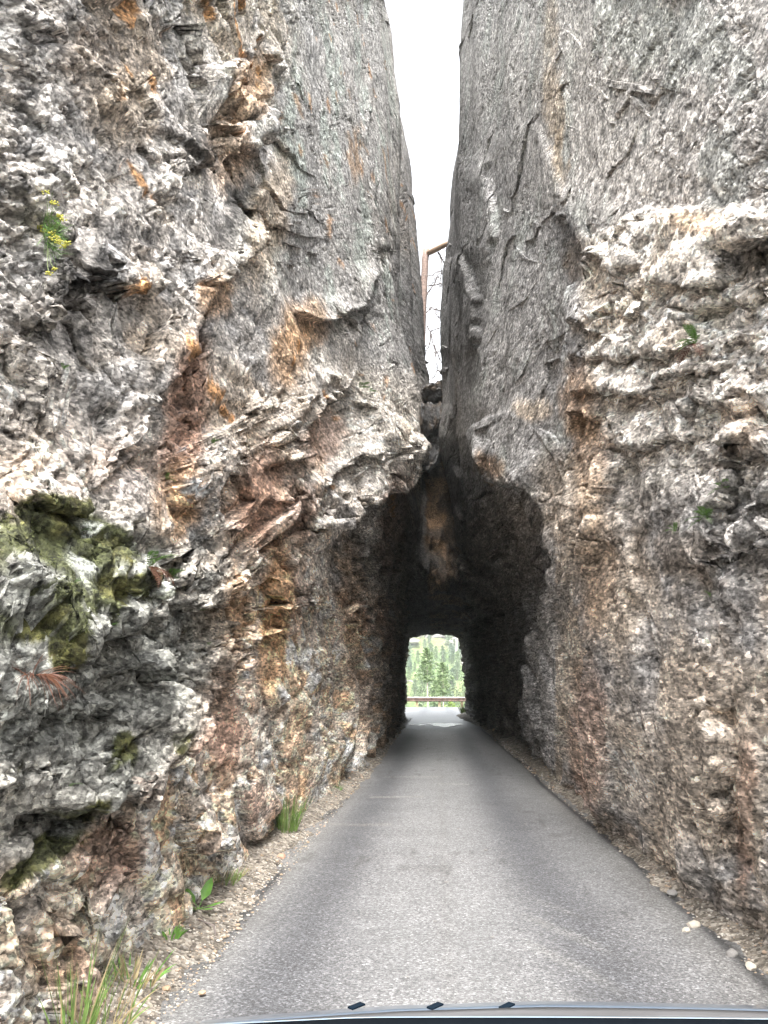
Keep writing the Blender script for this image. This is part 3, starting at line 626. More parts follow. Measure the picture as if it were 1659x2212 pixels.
def gravel_material():
    m, nt, b = new_mat('gravel_ground')
    tc = N(nt, 'ShaderNodeTexCoord').outputs['Object']
    v = N(nt, 'ShaderNodeTexVoronoi', Scale=42.0); nt.links.new(tc, v.inputs['Vector']); s = N(nt, 'ShaderNodeSeparateColor'); nt.links.new(v.outputs['Color'], s.inputs[0])
    n = N(nt, 'ShaderNodeTexNoise', Scale=5.0, Detail=6.0, Roughness=.7); nt.links.new(tc, n.inputs['Vector'])
    a = ramp(nt, s.outputs[0], [(0, (.10, .085, .07)), (.3, (.22, .19, .155)), (.7, (.34, .30, .25)), (1, (.50, .46, .40))])
    c = ramp(nt, n.outputs[0], [(.35, .45), (.6, 1.1)])
    x = mixc(nt, a, c, 1.0, 'MULTIPLY'); nt.links.new(x, b.inputs['Base Color']); b.inputs['Roughness'].default_value = .95
    bp = N(nt, 'ShaderNodeBump', Strength=1.0, Distance=.015); nt.links.new(v.outputs['Distance'], bp.inputs['Height']); nt.links.new(bp.outputs[0], b.inputs['Normal'])
    return m
MAT_GRAVEL = gravel_material()
def verge_z(Q, side):
    x = Q[:, 0]
    edge = np.where(side < 0, np.interp(Q[:, 1], [0, 3, 5, 8, 14, 20, 32, 40, 44, 60], [1.22, 1.27, 1.32, 1.36, 1.16, 1.20, 1.30, 1.5, 1.8, 20]), np.interp(Q[:, 1], [0, 9, 14, 20, 30, 39, 44, 48, 60], [1.64, 1.70, 1.74, 1.76, 1.76, 1.2, 1.0, 3.5, 20]))
    d = np.abs(x) - edge + fbm(Q * np.array([2.3, 2.3, 0], np.float32), 3, 44 + side) * .07
    return np.clip(d * .32, -.06, .16) + fbm(Q * np.array([9, 9, 0], np.float32), 3, 47) * .018 - .018
def build_verge(side):
    ys = np.r_[np.linspace(-8, 2, 20), 2 * np.exp(np.linspace(0, math.log(60 / 2), 600))[1:]]; nu = 60
    X = np.linspace(1.0, 3.4, nu) * side; Q = np.zeros((len(ys), nu, 3), np.float32); Q[..., 0] = X; Q[..., 1] = ys[:, None]
    Q = Q.reshape(-1, 3); Q[:, 2] = verge_z(Q, side)
    me = mesh_np('gravel_verge', Q, grid_faces(nu, len(ys), flip=side < 0), MAT_GRAVEL)
    tag(link('gravel_verge', me), 'strip of pale gravel and grit at the foot of the ' + ('mossy' if side < 0 else 'smoother grey') + ' rock wall', 'verge', kind='structure')
build_verge(-1); build_verge(1)

def ground_z(x, y):
    z = np.full(np.shape(x), -.12)
    z = z - sstep(63.5, 110, y) * 9 - sstep(110, 180, y) * 7
    z = z + np.clip(y - 190, 0, 420) * .205 + np.clip(y - 610, 0, 400) * .02
    return z
def build_ground():
    ys = np.r_[np.linspace(-600, -10, 12), np.linspace(-5, 70, 20), np.linspace(74, 620, 200), np.linspace(650, 1500, 12)]
    xs = np.r_[np.linspace(-900, -90, 14), np.linspace(-80, 80, 110), np.linspace(90, 900, 14)]
    Xg, Yg = np.meshgrid(xs, ys); Q = np.stack([Xg, Yg, ground_z(Xg, Yg)], -1).reshape(-1, 3).astype(np.float32)
    far = sstep(180, 230, Q[:, 1]); n1 = fbm(Q * .03, 4, 66)
    Q[:, 2] += far * (n1 * 6 + fbm(Q * .12, 3, 67) * 1.6)
    r = sstep(.15, .5, fbm(Q * np.array([.05, .03, .05], np.float32), 3, 68) + .9 * np.exp(-((Q[:, 1] - 380 + Q[:, 0] * .5) / 40) ** 2) - .1)
    c = np.tile(np.array([.10, .16, .05]), (len(Q), 1)); c = lay(c, np.array([.15, .18, .07]), sstep(-.2, .4, n1)); c = lay(c, np.array([.27, .24, .225]), far * r)
    m, nt, b = new_mat('hillside_ground'); vc = N(nt, 'ShaderNodeVertexColor', layer_name='col').outputs[0]
    n = N(nt, 'ShaderNodeTexNoise', Scale=.8, Detail=6.0); nt.links.new(N(nt, 'ShaderNodeTexCoord').outputs['Object'], n.inputs['Vector'])
    nt.links.new(mixc(nt, vc, ramp(nt, n.outputs[0], [(.35, .5), (.65, 1.3)]), 1.0, 'MULTIPLY'), b.inputs['Base Color']); b.inputs['Roughness'].default_value = 1
    tag(link('ground', mesh_np('ground', Q, grid_faces(len(xs), len(ys)), m, c)), 'open ground falling to a valley and rising as a grassy rocky hillside', 'ground', kind='structure')
build_ground()

# puddles left in the tunnel, the bright outdoors mirrored in them
mw, ntw, bw = new_mat('puddle_water'); bw.inputs['Base Color'].default_value = (.02, .022, .025, 1); bw.inputs['Roughness'].default_value = .25; bw.inputs['IOR'].default_value = 1.33
nw = N(ntw, 'ShaderNodeTexNoise', Scale=6.0); bpw = N(ntw, 'ShaderNodeBump', Strength=1.0, Distance=.03); ntw.links.new(nw.outputs[0], bpw.inputs['Height']); ntw.links.new(bpw.outputs[0], bw.inputs['Normal'])
for k, (cx, cy, rx, ry, lb) in enumerate([(.3, 32.4, .62, 1.5, 'wide shallow puddle shining across the right half of the lane inside the tunnel'), (-.98, 32.6, .17, .35, 'small puddle glinting by the left edge of the lane in the tunnel'), (-.62, 32.0, .13, .5, 'tiny puddle between the wide puddle and the left edge one')]):
    bm = bmesh.new(); vs = []
    for i in range(48):
        a = i / 48 * 2 * math.pi; rr = 1 + .22 * math.sin(a * 3 + k) + .12 * math.sin(a * 7 + 2 * k)
        px_, py_ = cx + rx * rr * math.cos(a), cy + ry * rr * math.sin(a); vs.append(bm.verts.new((px_ - cx, py_ - cy, 0)))
    bm.faces.new(vs); me = bpy.data.meshes.new('puddle'); bm.to_mesh(me); bm.free(); me.materials.append(mw)
    tag(link('puddle', me, loc=(cx, cy, .012 + .002 * k)), lb, 'puddle')

# ------------------------------------------------------------------ small mesh builders
class MB:
    def __init__(s): s.v = []; s.f = []
    def tube(s, pts, rads, seg=8, cap=True):
        pts = [Vector(p) for p in pts]; base = len(s.v); prev = None
        for i, p in enumerate(pts):
            t = (pts[min(i + 1, len(pts) - 1)] - pts[max(i - 1, 0)]).normalized()
            a = prev if prev is not None else (Vector((0, 0, 1)) if abs(t.z) < .9 else Vector((1, 0, 0)))
            n = (a - t * a.dot(t)).normalized(); prev = n; b = t.cross(n)
            for k in range(seg):
                an = 2 * math.pi * k / seg; s.v.append(p + (n * math.cos(an) + b * math.sin(an)) * rads[i])
        for i in range(len(pts) - 1):
            for k in range(seg):
                q = base + i * seg; s.f.append((q + k, q + (k + 1) % seg, q + seg + (k + 1) % seg, q + seg + k))
        if cap: s.f.append(tuple(base + k for k in range(seg))[::-1]); s.f.append(tuple(base + (len(pts) - 1) * seg + k for k in range(seg)))
    def blade(s, base, d, L, w, bend=.3, seg=4, side=None):
        d = Vector(d).normalized(); sd = side or d.cross(Vector((random.uniform(-1, 1), random.uniform(-1, 1), .2))).normalized(); b0 = len(s.v); p = Vector(base)
        for i in range(seg + 1):
            t = i / seg; ww = w * (1 - t) ** .6 * (.5 + .5 * min(1, t * 4 + .3)) / 2
            s.v.append(p - sd * ww); s.v.append(p + sd * ww)
            d = (d + Vector((0, 0, -bend / seg))).normalized(); p = p + d * L / seg
        for i in range(seg): q = b0 + 2 * i; s.f.append((q, q + 1, q + 3, q + 2))
    def leaf(s, base, d, up, L, w):
        d = Vector(d).normalized(); up = Vector(up); sd = d.cross(up).normalized(); b = Vector(base); q = len(s.v)
        s.v += [b, b + d * L * .35 + sd * w / 2, b + d * L * .75 + sd * w * .35, b + d * L, b + d * L * .75 - sd * w * .35, b + d * L * .35 - sd * w / 2, b + d * L * .5 - up.normalized() * w * .12]
        s.f += [(q, q + 1, q + 6), (q + 1, q + 2, q + 6), (q + 2, q + 3, q + 6), (q + 3, q + 4, q + 6), (q + 4, q + 5, q + 6), (q + 5, q, q + 6)]
    def box(s, c, h, rot=0):
        c = Vector(c); q = len(s.v); m = Matrix.Rotation(rot, 3, 'Z')
        for x in (-1, 1):
            for y in (-1, 1):
                for z in (-1, 1): s.v.append(c + m @ Vector((x * h[0], y * h[1], z * h[2])))
        s.f += [(q, q + 1, q + 3, q + 2), (q + 4, q + 6, q + 7, q + 5), (q, q + 4, q + 5, q + 1), (q + 2, q + 3, q + 7, q + 6), (q, q + 2, q + 6, q + 4), (q + 1, q + 5, q + 7, q + 3)]
    def mesh(s, name, mat, smooth=False):
        me = bpy.data.meshes.new(name); me.from_pydata([tuple(v) for v in s.v], [], s.f); me.materials.append(mat)
        if smooth: me.polygons.foreach_set('use_smooth', [True] * len(me.polygons))
        me.update(); return me
    def build(s, name, mat, parent=None, loc=None, smooth=False): return link(name, s.mesh(name, mat, smooth), parent, loc)
def leafmat(name, col, var=.35, tr=.25):
    m, nt, b = new_mat(name); n = N(nt, 'ShaderNodeTexNoise', Scale=14.0, Detail=3.0); nt.links.new(N(nt, 'ShaderNodeTexCoord').outputs['Object'], n.inputs['Vector'])
    nt.links.new(ramp(nt, n.outputs[0], [(.3, tuple(c * (1 - var) for c in col)), (.7, tuple(c * (1 + var) for c in col))]), b.inputs['Base Color']); b.inputs['Roughness'].default_value = .6
    b.inputs['Subsurface Weight'].default_value = 0
    return m
M_FERN = leafmat('fern_green', (.10, .20, .04)); M_GRASS = leafmat('grass_green', (.13, .21, .05)); M_LEAF = leafmat('leaf_green', (.11, .24, .04)); M_DRY = leafmat('dry_straw', (.30, .24, .13)); M_DEADF = leafmat('dead_frond_brown', (.13, .055, .03))
M_YEL = leafmat('flower_yellow', (.42, .40, .05), .2); M_PALE = leafmat('pale_stem', (.22, .28, .12)); M_MOSS = leafmat('moss_green', (.075, .088, .02), .5); M_RED = leafmat('rusty_frond', (.13, .055, .035))
M_BARK = plain('pine_bark', (.25, .185, .16), .9, .45, 16); M_TWIG = plain('grey_twig', (.20, .17, .16), .9, .3, 30); M_WOOD = plain('broken_wood', (.34, .24, .17), .85, .35, 25)

def hit(side, px, py, rad=5):
    """nearest rock to the road that shows at this pixel of the photograph -> point, normal"""
    Q, n, X, Y, *_ = WALLS[side]
    d2 = (X - px) ** 2 + (Y - py) ** 2; m = np.where((d2 < rad * rad) & (Q[:, 1] > 1.5))[0]
    while len(m) == 0: rad *= 2; m = np.where((d2 < rad * rad) & (Q[:, 1] > 1.5))[0]
    dist = np.linalg.norm(Q[m] - np.array([0, 0, CAM_H]), axis=1); i = m[np.argsort(dist)[max(0, len(m) // 6)]]
    return Vector(Q[i].tolist()), Vector(n[i].tolist())

# ------------------------------------------------------------------ ferns and wall plants
def frond_mesh(L, seed, mat, w=.32, n=13):
    random.seed(seed); b = MB(); p = Vector((0, 0, 0)); d = Vector((0, 1, .5)).normalized(); pts = [p.copy()]
    for i in range(n):
        d = (d + Vector((0, 0, -.09 - .02 * i / n))).normalized(); p = p + d * L / n; pts.append(p.copy())
        t = (i + 1) / n; lw = w * L * (math.sin(math.pi * min(1, t * .85 + .12)) ** .8) * .62
        for s in (-1, 1):
            ld = (Vector((s, .45, -.1)) + Vector((random.uniform(-.1, .1), 0, random.uniform(-.12, .12)))).normalized()
            b.leaf(p, ld, Vector((0, 0, 1)), lw, lw * .24)
            if lw > .012:
                for q in (.3, .6): b.leaf(p + ld * lw * q, (ld + Vector((0, .9, 0))).normalized(), Vector((0, 0, 1)), lw * .34, lw * .13)
    b.tube(pts, [L * .008] * len(pts), 4, False)
    return b.mesh('frond', mat)
FR = [frond_mesh(1.0, 30 + i, M_FERN) for i in range(3)]; FRR = [frond_mesh(1.0, 40, M_RED)]; FRD = [frond_mesh(1.0, 44, M_DEADF)]
def fern(side, px, py, size, nfr, label, up=1.0, red=0, dead=0, group=None, name='fern', cat='fern', off=.02):
    p, n = hit(side, px, py); n = Vector((-side, -.25, .25)).normalized() if side else Vector((0, -1, .3)).normalized()
    e = link(name, None, loc=p + n * off); tag(e, label, cat, group)
    for i in range(nfr):
        me = (FRR[0] if i < red else (FRD[0] if i < red + dead else FR[i % 3])); o = link('frond', me, e)
        if i < red + dead: o['label'] = 'rusty brown withered frond'
        a = random.uniform(-1.2, 1.2); el = random.uniform(-.5, .9) * up if i >= dead + red else random.uniform(-1.3, -.5)
        out = n.copy(); t = Vector((0, 0, 1)); sdv = n.cross(t).normalized()
        d = (out * math.cos(a) + sdv * math.sin(a) + t * el).normalized()
        q = d.to_track_quat('Y', 'Z'); o.rotation_mode = 'QUATERNION'; o.rotation_quaternion = q
        s = size * random.uniform(.6, 1.1); o.scale = (s, s, s)
random.seed(5)
fern(1, 1512, 745, .17, 16, 'largest fern on the pale outcrop, green over rusty fronds', .9, red=4)
fern(1, 1540, 1125, .15, 9, 'bushy green fern tucked beside the grey knob low on the right wall')
fern(1, 1575, 1060, .12, 6, 'small fern high in the crack above the grey knob')
fern(1, 1462, 1148, .10, 7, 'fern alone on the pale rib of the right wall')
fern(1, 1538, 1290, .06, 4, 'tiny fern below the grey knob, upper one of two')
fern(1, 1537, 1395, .06, 4, 'tiny fern below the grey knob, lower one of two')
fern(-1, 318, 1225, .16, 12, 'green fern growing over a beard of dead red brown fronds', 1.0, dead=8)
fern(-1, 368, 1252, .11, 7, 'small bright fern right beside the fern with the brown beard')
fern(-1, 535, 1168, .12, 7, 'pale green fern on the tan rock just above the orange streaks')
fern(-1, 168, 1145, .07, 5, 'little fern at the top edge of the moss patch')
fern(-1, 165, 1185, .08, 5, 'second little fern hanging in the upper moss patch')
fern(-1, 150, 1265, .05, 4, 'tiny pale fern in the lower part of the moss patch')
fern(-1, 430, 1325, .06, 6, 'tiny bright fern under the dark overhanging block')
fern(-1, 445, 1398, .05, 5, 'tiny fern on the grey slab below the dark overhang')
fern(-1, 232, 1350, .04, 4, 'tiny fern at the tip of the hanging mossy slab')
fern(-1, 140, 1700, .05, 4, 'tiny fern under the overhang beside the dark pocket')
fern(-1, 457, 960, .09, 6, 'green leafy fern in the dark crack right of the rust streak')
fern(-1, 353, 1040, .07, 5, 'small fern at the foot of the rust streak')
fern(-1, 130, 800, .06, 5, 'small bluish fern on the grey rock below the yellow flowers')
fern(-1, 775, 838, .22, 8, 'green plant on the ledge left of the cleft', .3, name='ledge_plant', cat='plant')
fern(-1, 800, 850, .18, 6, 'green plant on the same ledge, right end', .3, name='ledge_plant', cat='plant')
fern(0, 950, 822, .5, 12, 'mossy green plant growing on the boulder wedged in the cleft', 1.1, name='cleft_plant', cat='plant')
# withered brown plant hanging in the recess at the far left
def tuft(loc, nrm, n, L, w, mat, label, cat, name='grass_tuft', spread=.6, upw=1.0, bend=.5, drymat=None, ndry=0, rad=.05):
    e = link(name, None, loc=loc); tag(e, label, cat)
    for mt, cnt, nm in ((mat, n, 'blades'), (drymat, ndry, 'dry_blades')):
        if not cnt: continue
        b = MB()
        for i in range(cnt):
            a = random.uniform(0, 6.28); r = rad * random.random() ** .5
            d = Vector((math.cos(a) * spread * random.random(), math.sin(a) * spread * random.random(), upw if upw > 0 else random.uniform(-.8, .7))) + nrm * .4
            b.blade((math.cos(a) * r, math.sin(a) * r * 1.4, 0), d, L * random.uniform(.45, 1.1), w * random.uniform(.6, 1.2), bend * random.uniform(.3, 1.4), 5)
        o = b.build(nm, mt, e); o['kind'] = 'stuff'
    return e
p, n = hit(-1, 60, 1455); e = tuft(p + Vector((.04, 0, 0)), Vector((1, -.3, 0)), 70, .16, .004, M_DEADF, 'withered red brown plant hanging in the dark recess at far left', 'plant', 'dead_plant', 1.6, .0, .9, M_RED, 25, .05)

# yellow-flowered plant in the crevice, upper left
p, n = hit(-1, 98, 505); fl = link('flowering_plant', None, loc=p + Vector((.03, -.02, 0))); tag(fl, 'green plant with small yellow flower heads in the upper left crevice', 'plant')
b = MB()
for i in range(170):
    d = Vector((random.uniform(.1, 1), random.uniform(-.9, .6), random.uniform(-.9, .9))); b.blade((random.uniform(-.02, .02), random.uniform(-.04, .04), random.uniform(-.09, .07)), d, random.uniform(.04, .11), .0035, random.uniform(-.2, .6), 4)
o = b.build('foliage', M_FERN, fl); o['kind'] = 'stuff'
heads = [(95, 395), (100, 408), (102, 416), (114, 437), (128, 466), (134, 474), (84, 490), (95, 500), (112, 502), (120, 512), (128, 520), (140, 528), (110, 515), (122, 522), (136, 532), (117, 581), (106, 591), (145, 524)]
for hx, hy in heads:
    y_ = p.y * random.uniform(.93, 1.0); q = at(hx, hy, y=y_) - fl.location
    root = Vector((0, 0, -.02 + .2 * (at(hx, hy, y=y_).z - fl.location.z)))
    b = MB(); mid = root.lerp(q, .6) + Vector((0, 0, -.02)); b.tube([root, mid, q], [.0014, .0012, .001], 4); st = b.build('stem', M_PALE, fl)
    b = MB()
    for i in range(12):
        c = q + Vector((random.gauss(0, .008), random.gauss(0, .006), random.gauss(0, .003))); b.box(c, (.0027, .0027, .002), random.random())
    b.build('flower_head', M_YEL, fl)

# moss cushions
def moss():
    Q, n, X, Y, mw_, _ = WALLS[-1]; w = np.clip(mw_, 0, 1) * (Q[:, 1] < 9); idx = RNG.choice(len(Q), 22000, p=w / w.sum())
    P = Q[idx] + RNG.normal(0, .004, (len(idx), 3)); nn = n[idx] + RNG.normal(0, .6, (len(idx), 3)); nn /= np.linalg.norm(nn, axis=1, keepdims=True)
    s = RNG.uniform(.002, .0055, (len(idx), 1)); t = np.cross(nn, RNG.normal(0, 1, (len(idx), 3))); t /= np.linalg.norm(t, axis=1, keepdims=True)
    V = np.stack([P - t * s * .45, P + t * s * .45, P + nn * s * 1.6 + t * s * .2], 1).reshape(-1, 3); F_ = np.arange(len(V)).reshape(-1, 3)
    o = link('moss', mesh_np('moss', V, F_, M_MOSS, smooth=False)); tag(o, 'olive green moss cushions covering the grey slabs of the left wall', 'moss', kind='stuff')
moss()

# ------------------------------------------------------------------ roadside plants
def ground_at(px, py, side):
    g = at(px, py, z=.03); z = verge_z(np.array([[g.x, g.y, 0]], np.float32), side)[0]; g.z = max(float(z), -.02) - .005; return g
UP = Vector((.15, 0, .2))
g = ground_at(620, 1800, -1); tuft(g, UP, 120, .36, .010, M_GRASS, 'tall green grass tuft between the tan wall and the lane', 'grass tuft', spread=.42, bend=.35, drymat=M_DRY, ndry=14, rad=.10)
g = ground_at(487, 1915, -1); tuft(g, UP, 60, .13, .007, M_GRASS, 'low grass tuft beyond the broad leafed weed', 'grass tuft', spread=.8, drymat=M_DRY, ndry=25, rad=.10)
g = ground_at(515, 1895, -1); tuft(g, UP, 12, .11, .007, M_DRY, 'small straw coloured dry tuft beyond the low grass', 'grass tuft', spread=.8, rad=.07)
g = ground_at(370, 2035, -1); tuft(g, UP, 18, .09, .020, M_LEAF, 'small leafy clump at the wall foot nearer than the broad leafed weed', 'plant', 'weed', spread=.9, bend=.4, rad=.04)
g = ground_at(165, 2270, -1); tuft(g, UP, 30, .46, .010, M_GRASS, 'tall long bladed grass in the lower left corner by the wall', 'grass tuft', spread=.55, bend=.35, drymat=M_DRY, ndry=10, rad=.07)
g = ground_at(225, 2230, -1); tuft(g, UP, 24, .30, .009, M_GRASS, 'loose grass tuft right beside the tall corner grass', 'grass tuft', spread=.8, bend=.6, drymat=M_DRY, ndry=22, rad=.09)
g = ground_at(285, 2130, -1); tuft(g, UP, 26, .14, .014, M_LEAF, 'sprawling short leafy weeds on the gravel of the near left verge', 'plant', 'weed', spread=1.0, bend=.5, drymat=M_DRY, ndry=40, rad=.12)
g = ground_at(262, 2060, -1); tuft(g, UP, 9, .24, .006, M_DRY, 'thin straw stems leaning on the wall above the short weeds', 'grass tuft', spread=.9, bend=.9, drymat=M_GRASS, ndry=8, rad=.08)
g = ground_at(1002, 1541, 1); g.y = 45.5; g.x = 1.75; tuft(g, Vector((0, 0, .2)), 160, .75, .03, M_GRASS, 'green grass clump at the far end of the tunnel on the right', 'grass tuft', spread=.7, drymat=M_DRY, ndry=40, rad=.35)
g = ground_at(735, 1707, -1); tuft(g, UP, 14, .10, .010, M_LEAF, 'little green sprig at the wall foot near the tunnel', 'plant', 'weed', spread=.8, rad=.04)
def weed(g):
    e = link('broad_leafed_weed', None, loc=g); tag(e, 'broad leafed green weed standing on the left gravel verge', 'weed')
    for a, el, L in ((1.2, .9, .20), (2.6, .7, .17), (.1, .25, .17), (-.6, .15, .14), (3.6, .3, .13), (-1.6, .2, .12), (4.4, .3, .12)):
        b = MB(); d = Vector((math.cos(a) * math.cos(el), math.sin(a) * math.cos(el), math.sin(el))); up = Vector((0, 0, 1)) if el < .8 else Vector((0, -1, .3))
        b.tube([(0, 0, 0), d * L * .3], [.003, .002], 5); b.leaf(d * L * .25, d, up - d * up.dot(d), L * .8, L * .36); b.build('leaf', M_LEAF, e)
weed(ground_at(428, 1975, -1))
# bent twig on the tarmac edge
g = ground_at(445, 2010, -1); b = MB(); q1, q2, q3 = at(405, 1985, z=.03), at(462, 2000, z=.045), at(466, 2020, z=.02); b.tube([q1 - g, q1.lerp(q2, .5) - g + Vector((0, 0, .012)), q2 - g, q3 - g], [.004, .005, .006, .004], 6)
o = b.build('twig', M_TWIG, loc=g); tag(o, 'bent dark twig lying at the left edge of the tarmac', 'twig')

# ------------------------------------------------------------------ stones
def stone_mesh(seed, sub=2, amp=.3):
    bm = bmesh.new(); bmesh.ops.create_icosphere(bm, subdivisions=sub, radius=1)
    V = np.array([v.co[:] for v in bm.verts], np.float32); r, t, e = chunk(V * 1.1 + seed * 3.7, seed); d = 1 + (r - .5) * amp + t * amp + vnoise(V * 2.5 + seed, seed) * .08
    for v, k in zip(bm.verts, d): v.co *= float(k)
    for v in bm.verts: v.co.z *= .72
    me = bpy.data.meshes.new('stone'); bm.to_mesh(me); bm.free(); return me
def smat(name, col): return plain(name, col, .85, .35, 40)
SM = [smat('stone_pale', (.50, .45, .38)), smat('stone_tan', (.42, .30, .20)), smat('stone_grey', (.24, .23, .22)), smat('stone_pink', (.45, .28, .20))]
ST = []
for i in range(8):
    me = stone_mesh(i + 1); me.materials.append(SM[i % 4]); ST.append(me)
def gravel():
    parts_v = []; parts_f = []; off = 0; ico = []
    for i in range(5):
        me = stone_mesh(20 + i, 1); v = np.array([q.co[:] for q in me.vertices]); f = np.array([p_.vertices[:] for p_ in me.polygons]); ico.append((v, f)); bpy.data.meshes.remove(me)
    for cnt, lo, hi in ((5500, .003, .009), (500, .009, .018)):
        for k in range(cnt):
            side = -1 if random.random() < .6 else 1; y = 2.3 * math.exp(random.random() * math.log(40 / 2.3)); sz = random.uniform(lo, hi) * (1 if y < 12 else 1.6)
            x = side * ((1.22 if side < 0 else 1.66) + abs(random.gauss(.12, .16)))
            v, f = ico[k % 5]; a = random.random() * 6.28; ca, sa = math.cos(a), math.sin(a); w = v @ np.array([[ca, sa, 0], [-sa, ca, 0], [0, 0, 1]]) * sz * np.array([1, random.uniform(.6, 1), random.uniform(.6, 1)])
            parts_v.append((w, x, y, side, sz)); parts_f.append(f + off); off += len(v)
    for sd_ in (-1, 1):
        idx = [i for i, q in enumerate(parts_v) if q[3] == sd_]; C_ = np.array([[parts_v[i][1], parts_v[i][2], 0] for i in idx], np.float32); z = np.maximum(verge_z(C_, sd_), -.012 * np.abs(C_[:, 0]))
        for i, zz in zip(idx, z): w, x, y, _, sz = parts_v[i]; parts_v[i] = (w + np.array([x, y, zz + sz * .3]),) + parts_v[i][1:]
    V = np.concatenate([q[0] for q in parts_v]); F_ = np.concatenate(parts_f)
    m, nt, b = new_mat('gravel_stones'); vc = N(nt, 'ShaderNodeVertexColor', layer_name='col').outputs[0]; nt.links.new(vc, b.inputs['Base Color']); b.inputs['Roughness'].default_value = .9
    pal = np.array([[.5, .46, .40], [.36, .28, .20], [.26, .24, .22], [.44, .33, .25], [.14, .13, .12], [.55, .52, .47]]); cc = np.repeat(pal[RNG.integers(0, 6, len(parts_v))], [len(q[0]) for q in parts_v], 0)
    tag(link('gravel', mesh_np('gravel', V, F_, m, cc, smooth=False)), 'loose pale gravel chips strewn along both tarmac edges', 'gravel', kind='stuff')
gravel()
for (px_, py_, sz, sd_, mi, lb) in [
    (1332, 1796, .05, 1, 7, 'reddish stone at the foot of the right wall rib'), (1498, 1985, .035, 1, 0, 'white angular stone, right one of a close pair by the right tarmac edge'), (1482, 1996, .025, 1, 4, 'smaller white stone, left one of the pair by the right tarmac edge'),
    (1580, 2045, .035, 1, 2, 'dark rounded stone on the near right verge'), (1620, 2072, .035, 1, 4, 'pale flat stone on the near right verge beyond the dark one'), (1452, 1920, .05, 1, 6, 'dark stone tucked under the right wall near the tarmac'), (1370, 1762, .035, 1, 0, 'pale chip on the right verge before the reddish stone'),
    (1345, 1775, .03, 1, 4, 'pale flat chip close to the reddish stone'), (1128, 1590, .17, 1, 2, 'grey boulder at the foot of the dark alcove on the right'), (1072, 1580, .11, 1, 1, 'brown stone by the dark right wall inside the tunnel mouth'),
    (390, 2010, .018, -1, 7, 'pinkish stone beside the broad leafed weed'), (320, 2115, .035, -1, 0, 'largest pale stone of the group under the leafy clump'), (345, 2105, .03, -1, 4, 'rounded cream stone of the group under the leafy clump'), (360, 2120, .022, -1, 1, 'small tan stone of the group under the leafy clump'),
    (333, 2093, .02, -1, 4, 'cream pebble behind the largest pale stone'), (300, 2150, .02, -1, 0, 'cream pebble nearer than the largest pale stone'), (605, 1800, .035, -1, 3, 'pinkish stone right of the tall grass tuft foot'), (645, 1750, .06, -1, 0, 'white broken stone pile piece beside the tall grass tuft'),
    (660, 1738, .05, -1, 4, 'white stone behind the one beside the tall grass tuft'), (608, 1842, .04, -1, 7, 'orange stone on the gravel nearer than the tall grass'), (437, 2146, .018, -1, 1, 'small brown chip lying alone on the tarmac at lower left'), (790, 1655, .09, -1, 2, 'dark stone at the left wall foot near the tunnel')]:
    g = ground_at(px_, py_, sd_) if 'tarmac at lower' not in lb else at(px_, py_, z=0)
    if g.z < -.015 and 'lower left' not in lb: g.z = -.012
    o = link('stone', ST[mi], loc=g + Vector((0, 0, sz * .25))); o.scale = (sz * random.uniform(.8, 1.2), sz, sz * random.uniform(.7, 1)); o.rotation_euler = (0, 0, random.random() * 6); tag(o, lb, 'stone')
# dark scraps on the lane
for i in range(12):
    px_, py_ = [(905, 1790), (905, 1808), (903, 1822), (930, 1850), (1000, 1860), (1050, 1836), (965, 1905), (940, 1990), (880, 2110), (990, 1790), (1064, 2024), (1135, 1780)][i]
    g = at(px_, py_, z=.006); o = link('debris', ST[6], loc=g); s_ = random.uniform(.006, .013); o.scale = (s_ * 1.6, s_, s_ * .5); tag(o, 'small dark scrap lying on the lane', 'debris', 'dark scraps on the lane')

# ------------------------------------------------------------------ chockstones wedged in the cleft
def boulder(px, py, y, r, sc, seed, label, rot=0, mat=None):
    me = stone_mesh(seed, 5, .34); V = np.array([v.co[:] for v in me.vertices], np.float32)
    V *= (1 + fbm(V * 3, 4, seed)[:, None] * .10 + (chunk(V * 5, seed)[0][:, None] - .5) * .09) ; me.vertices.foreach_set('co', V.ravel())
    c = np.tile(C_DGREY, (len(V), 1)); c = lay(c, C_BROWN, sstep(0, .5, fbm(V * 2, 3, seed)) * .7)
    ca = me.color_attributes.new('col', 'FLOAT_COLOR', 'POINT'); ca.data.foreach_set('color', np.concatenate([c, np.ones((len(c), 1))], 1).astype(np.float32).ravel()); me.materials.append(MAT_ROCK)
    o = link('boulder', me, loc=at(px, py, y=y)); o.scale = Vector(sc) * r; o.rotation_euler = (0, rot, .3 * seed); tag(o, label, 'boulder', 'boulders wedged in the cleft')
boulder(950, 850, 24.6, .5, (1.1, 1, .9), 31, 'rounded boulder wedged highest in the cleft, green plant on top')
boulder(925, 905, 24.0, .42, (.8, 1, 1.9), 32, 'tall wedge shaped boulder on the left under the highest one', .15)
boulder(958, 900, 24.1, .40, (.8, 1, 1.8), 33, 'tall wedge shaped boulder on the right under the highest one', -.2)
boulder(930, 985, 24.3, .35, (.7, 1, 1.8), 34, 'dark boulder halfway down the cleft below the wedges')
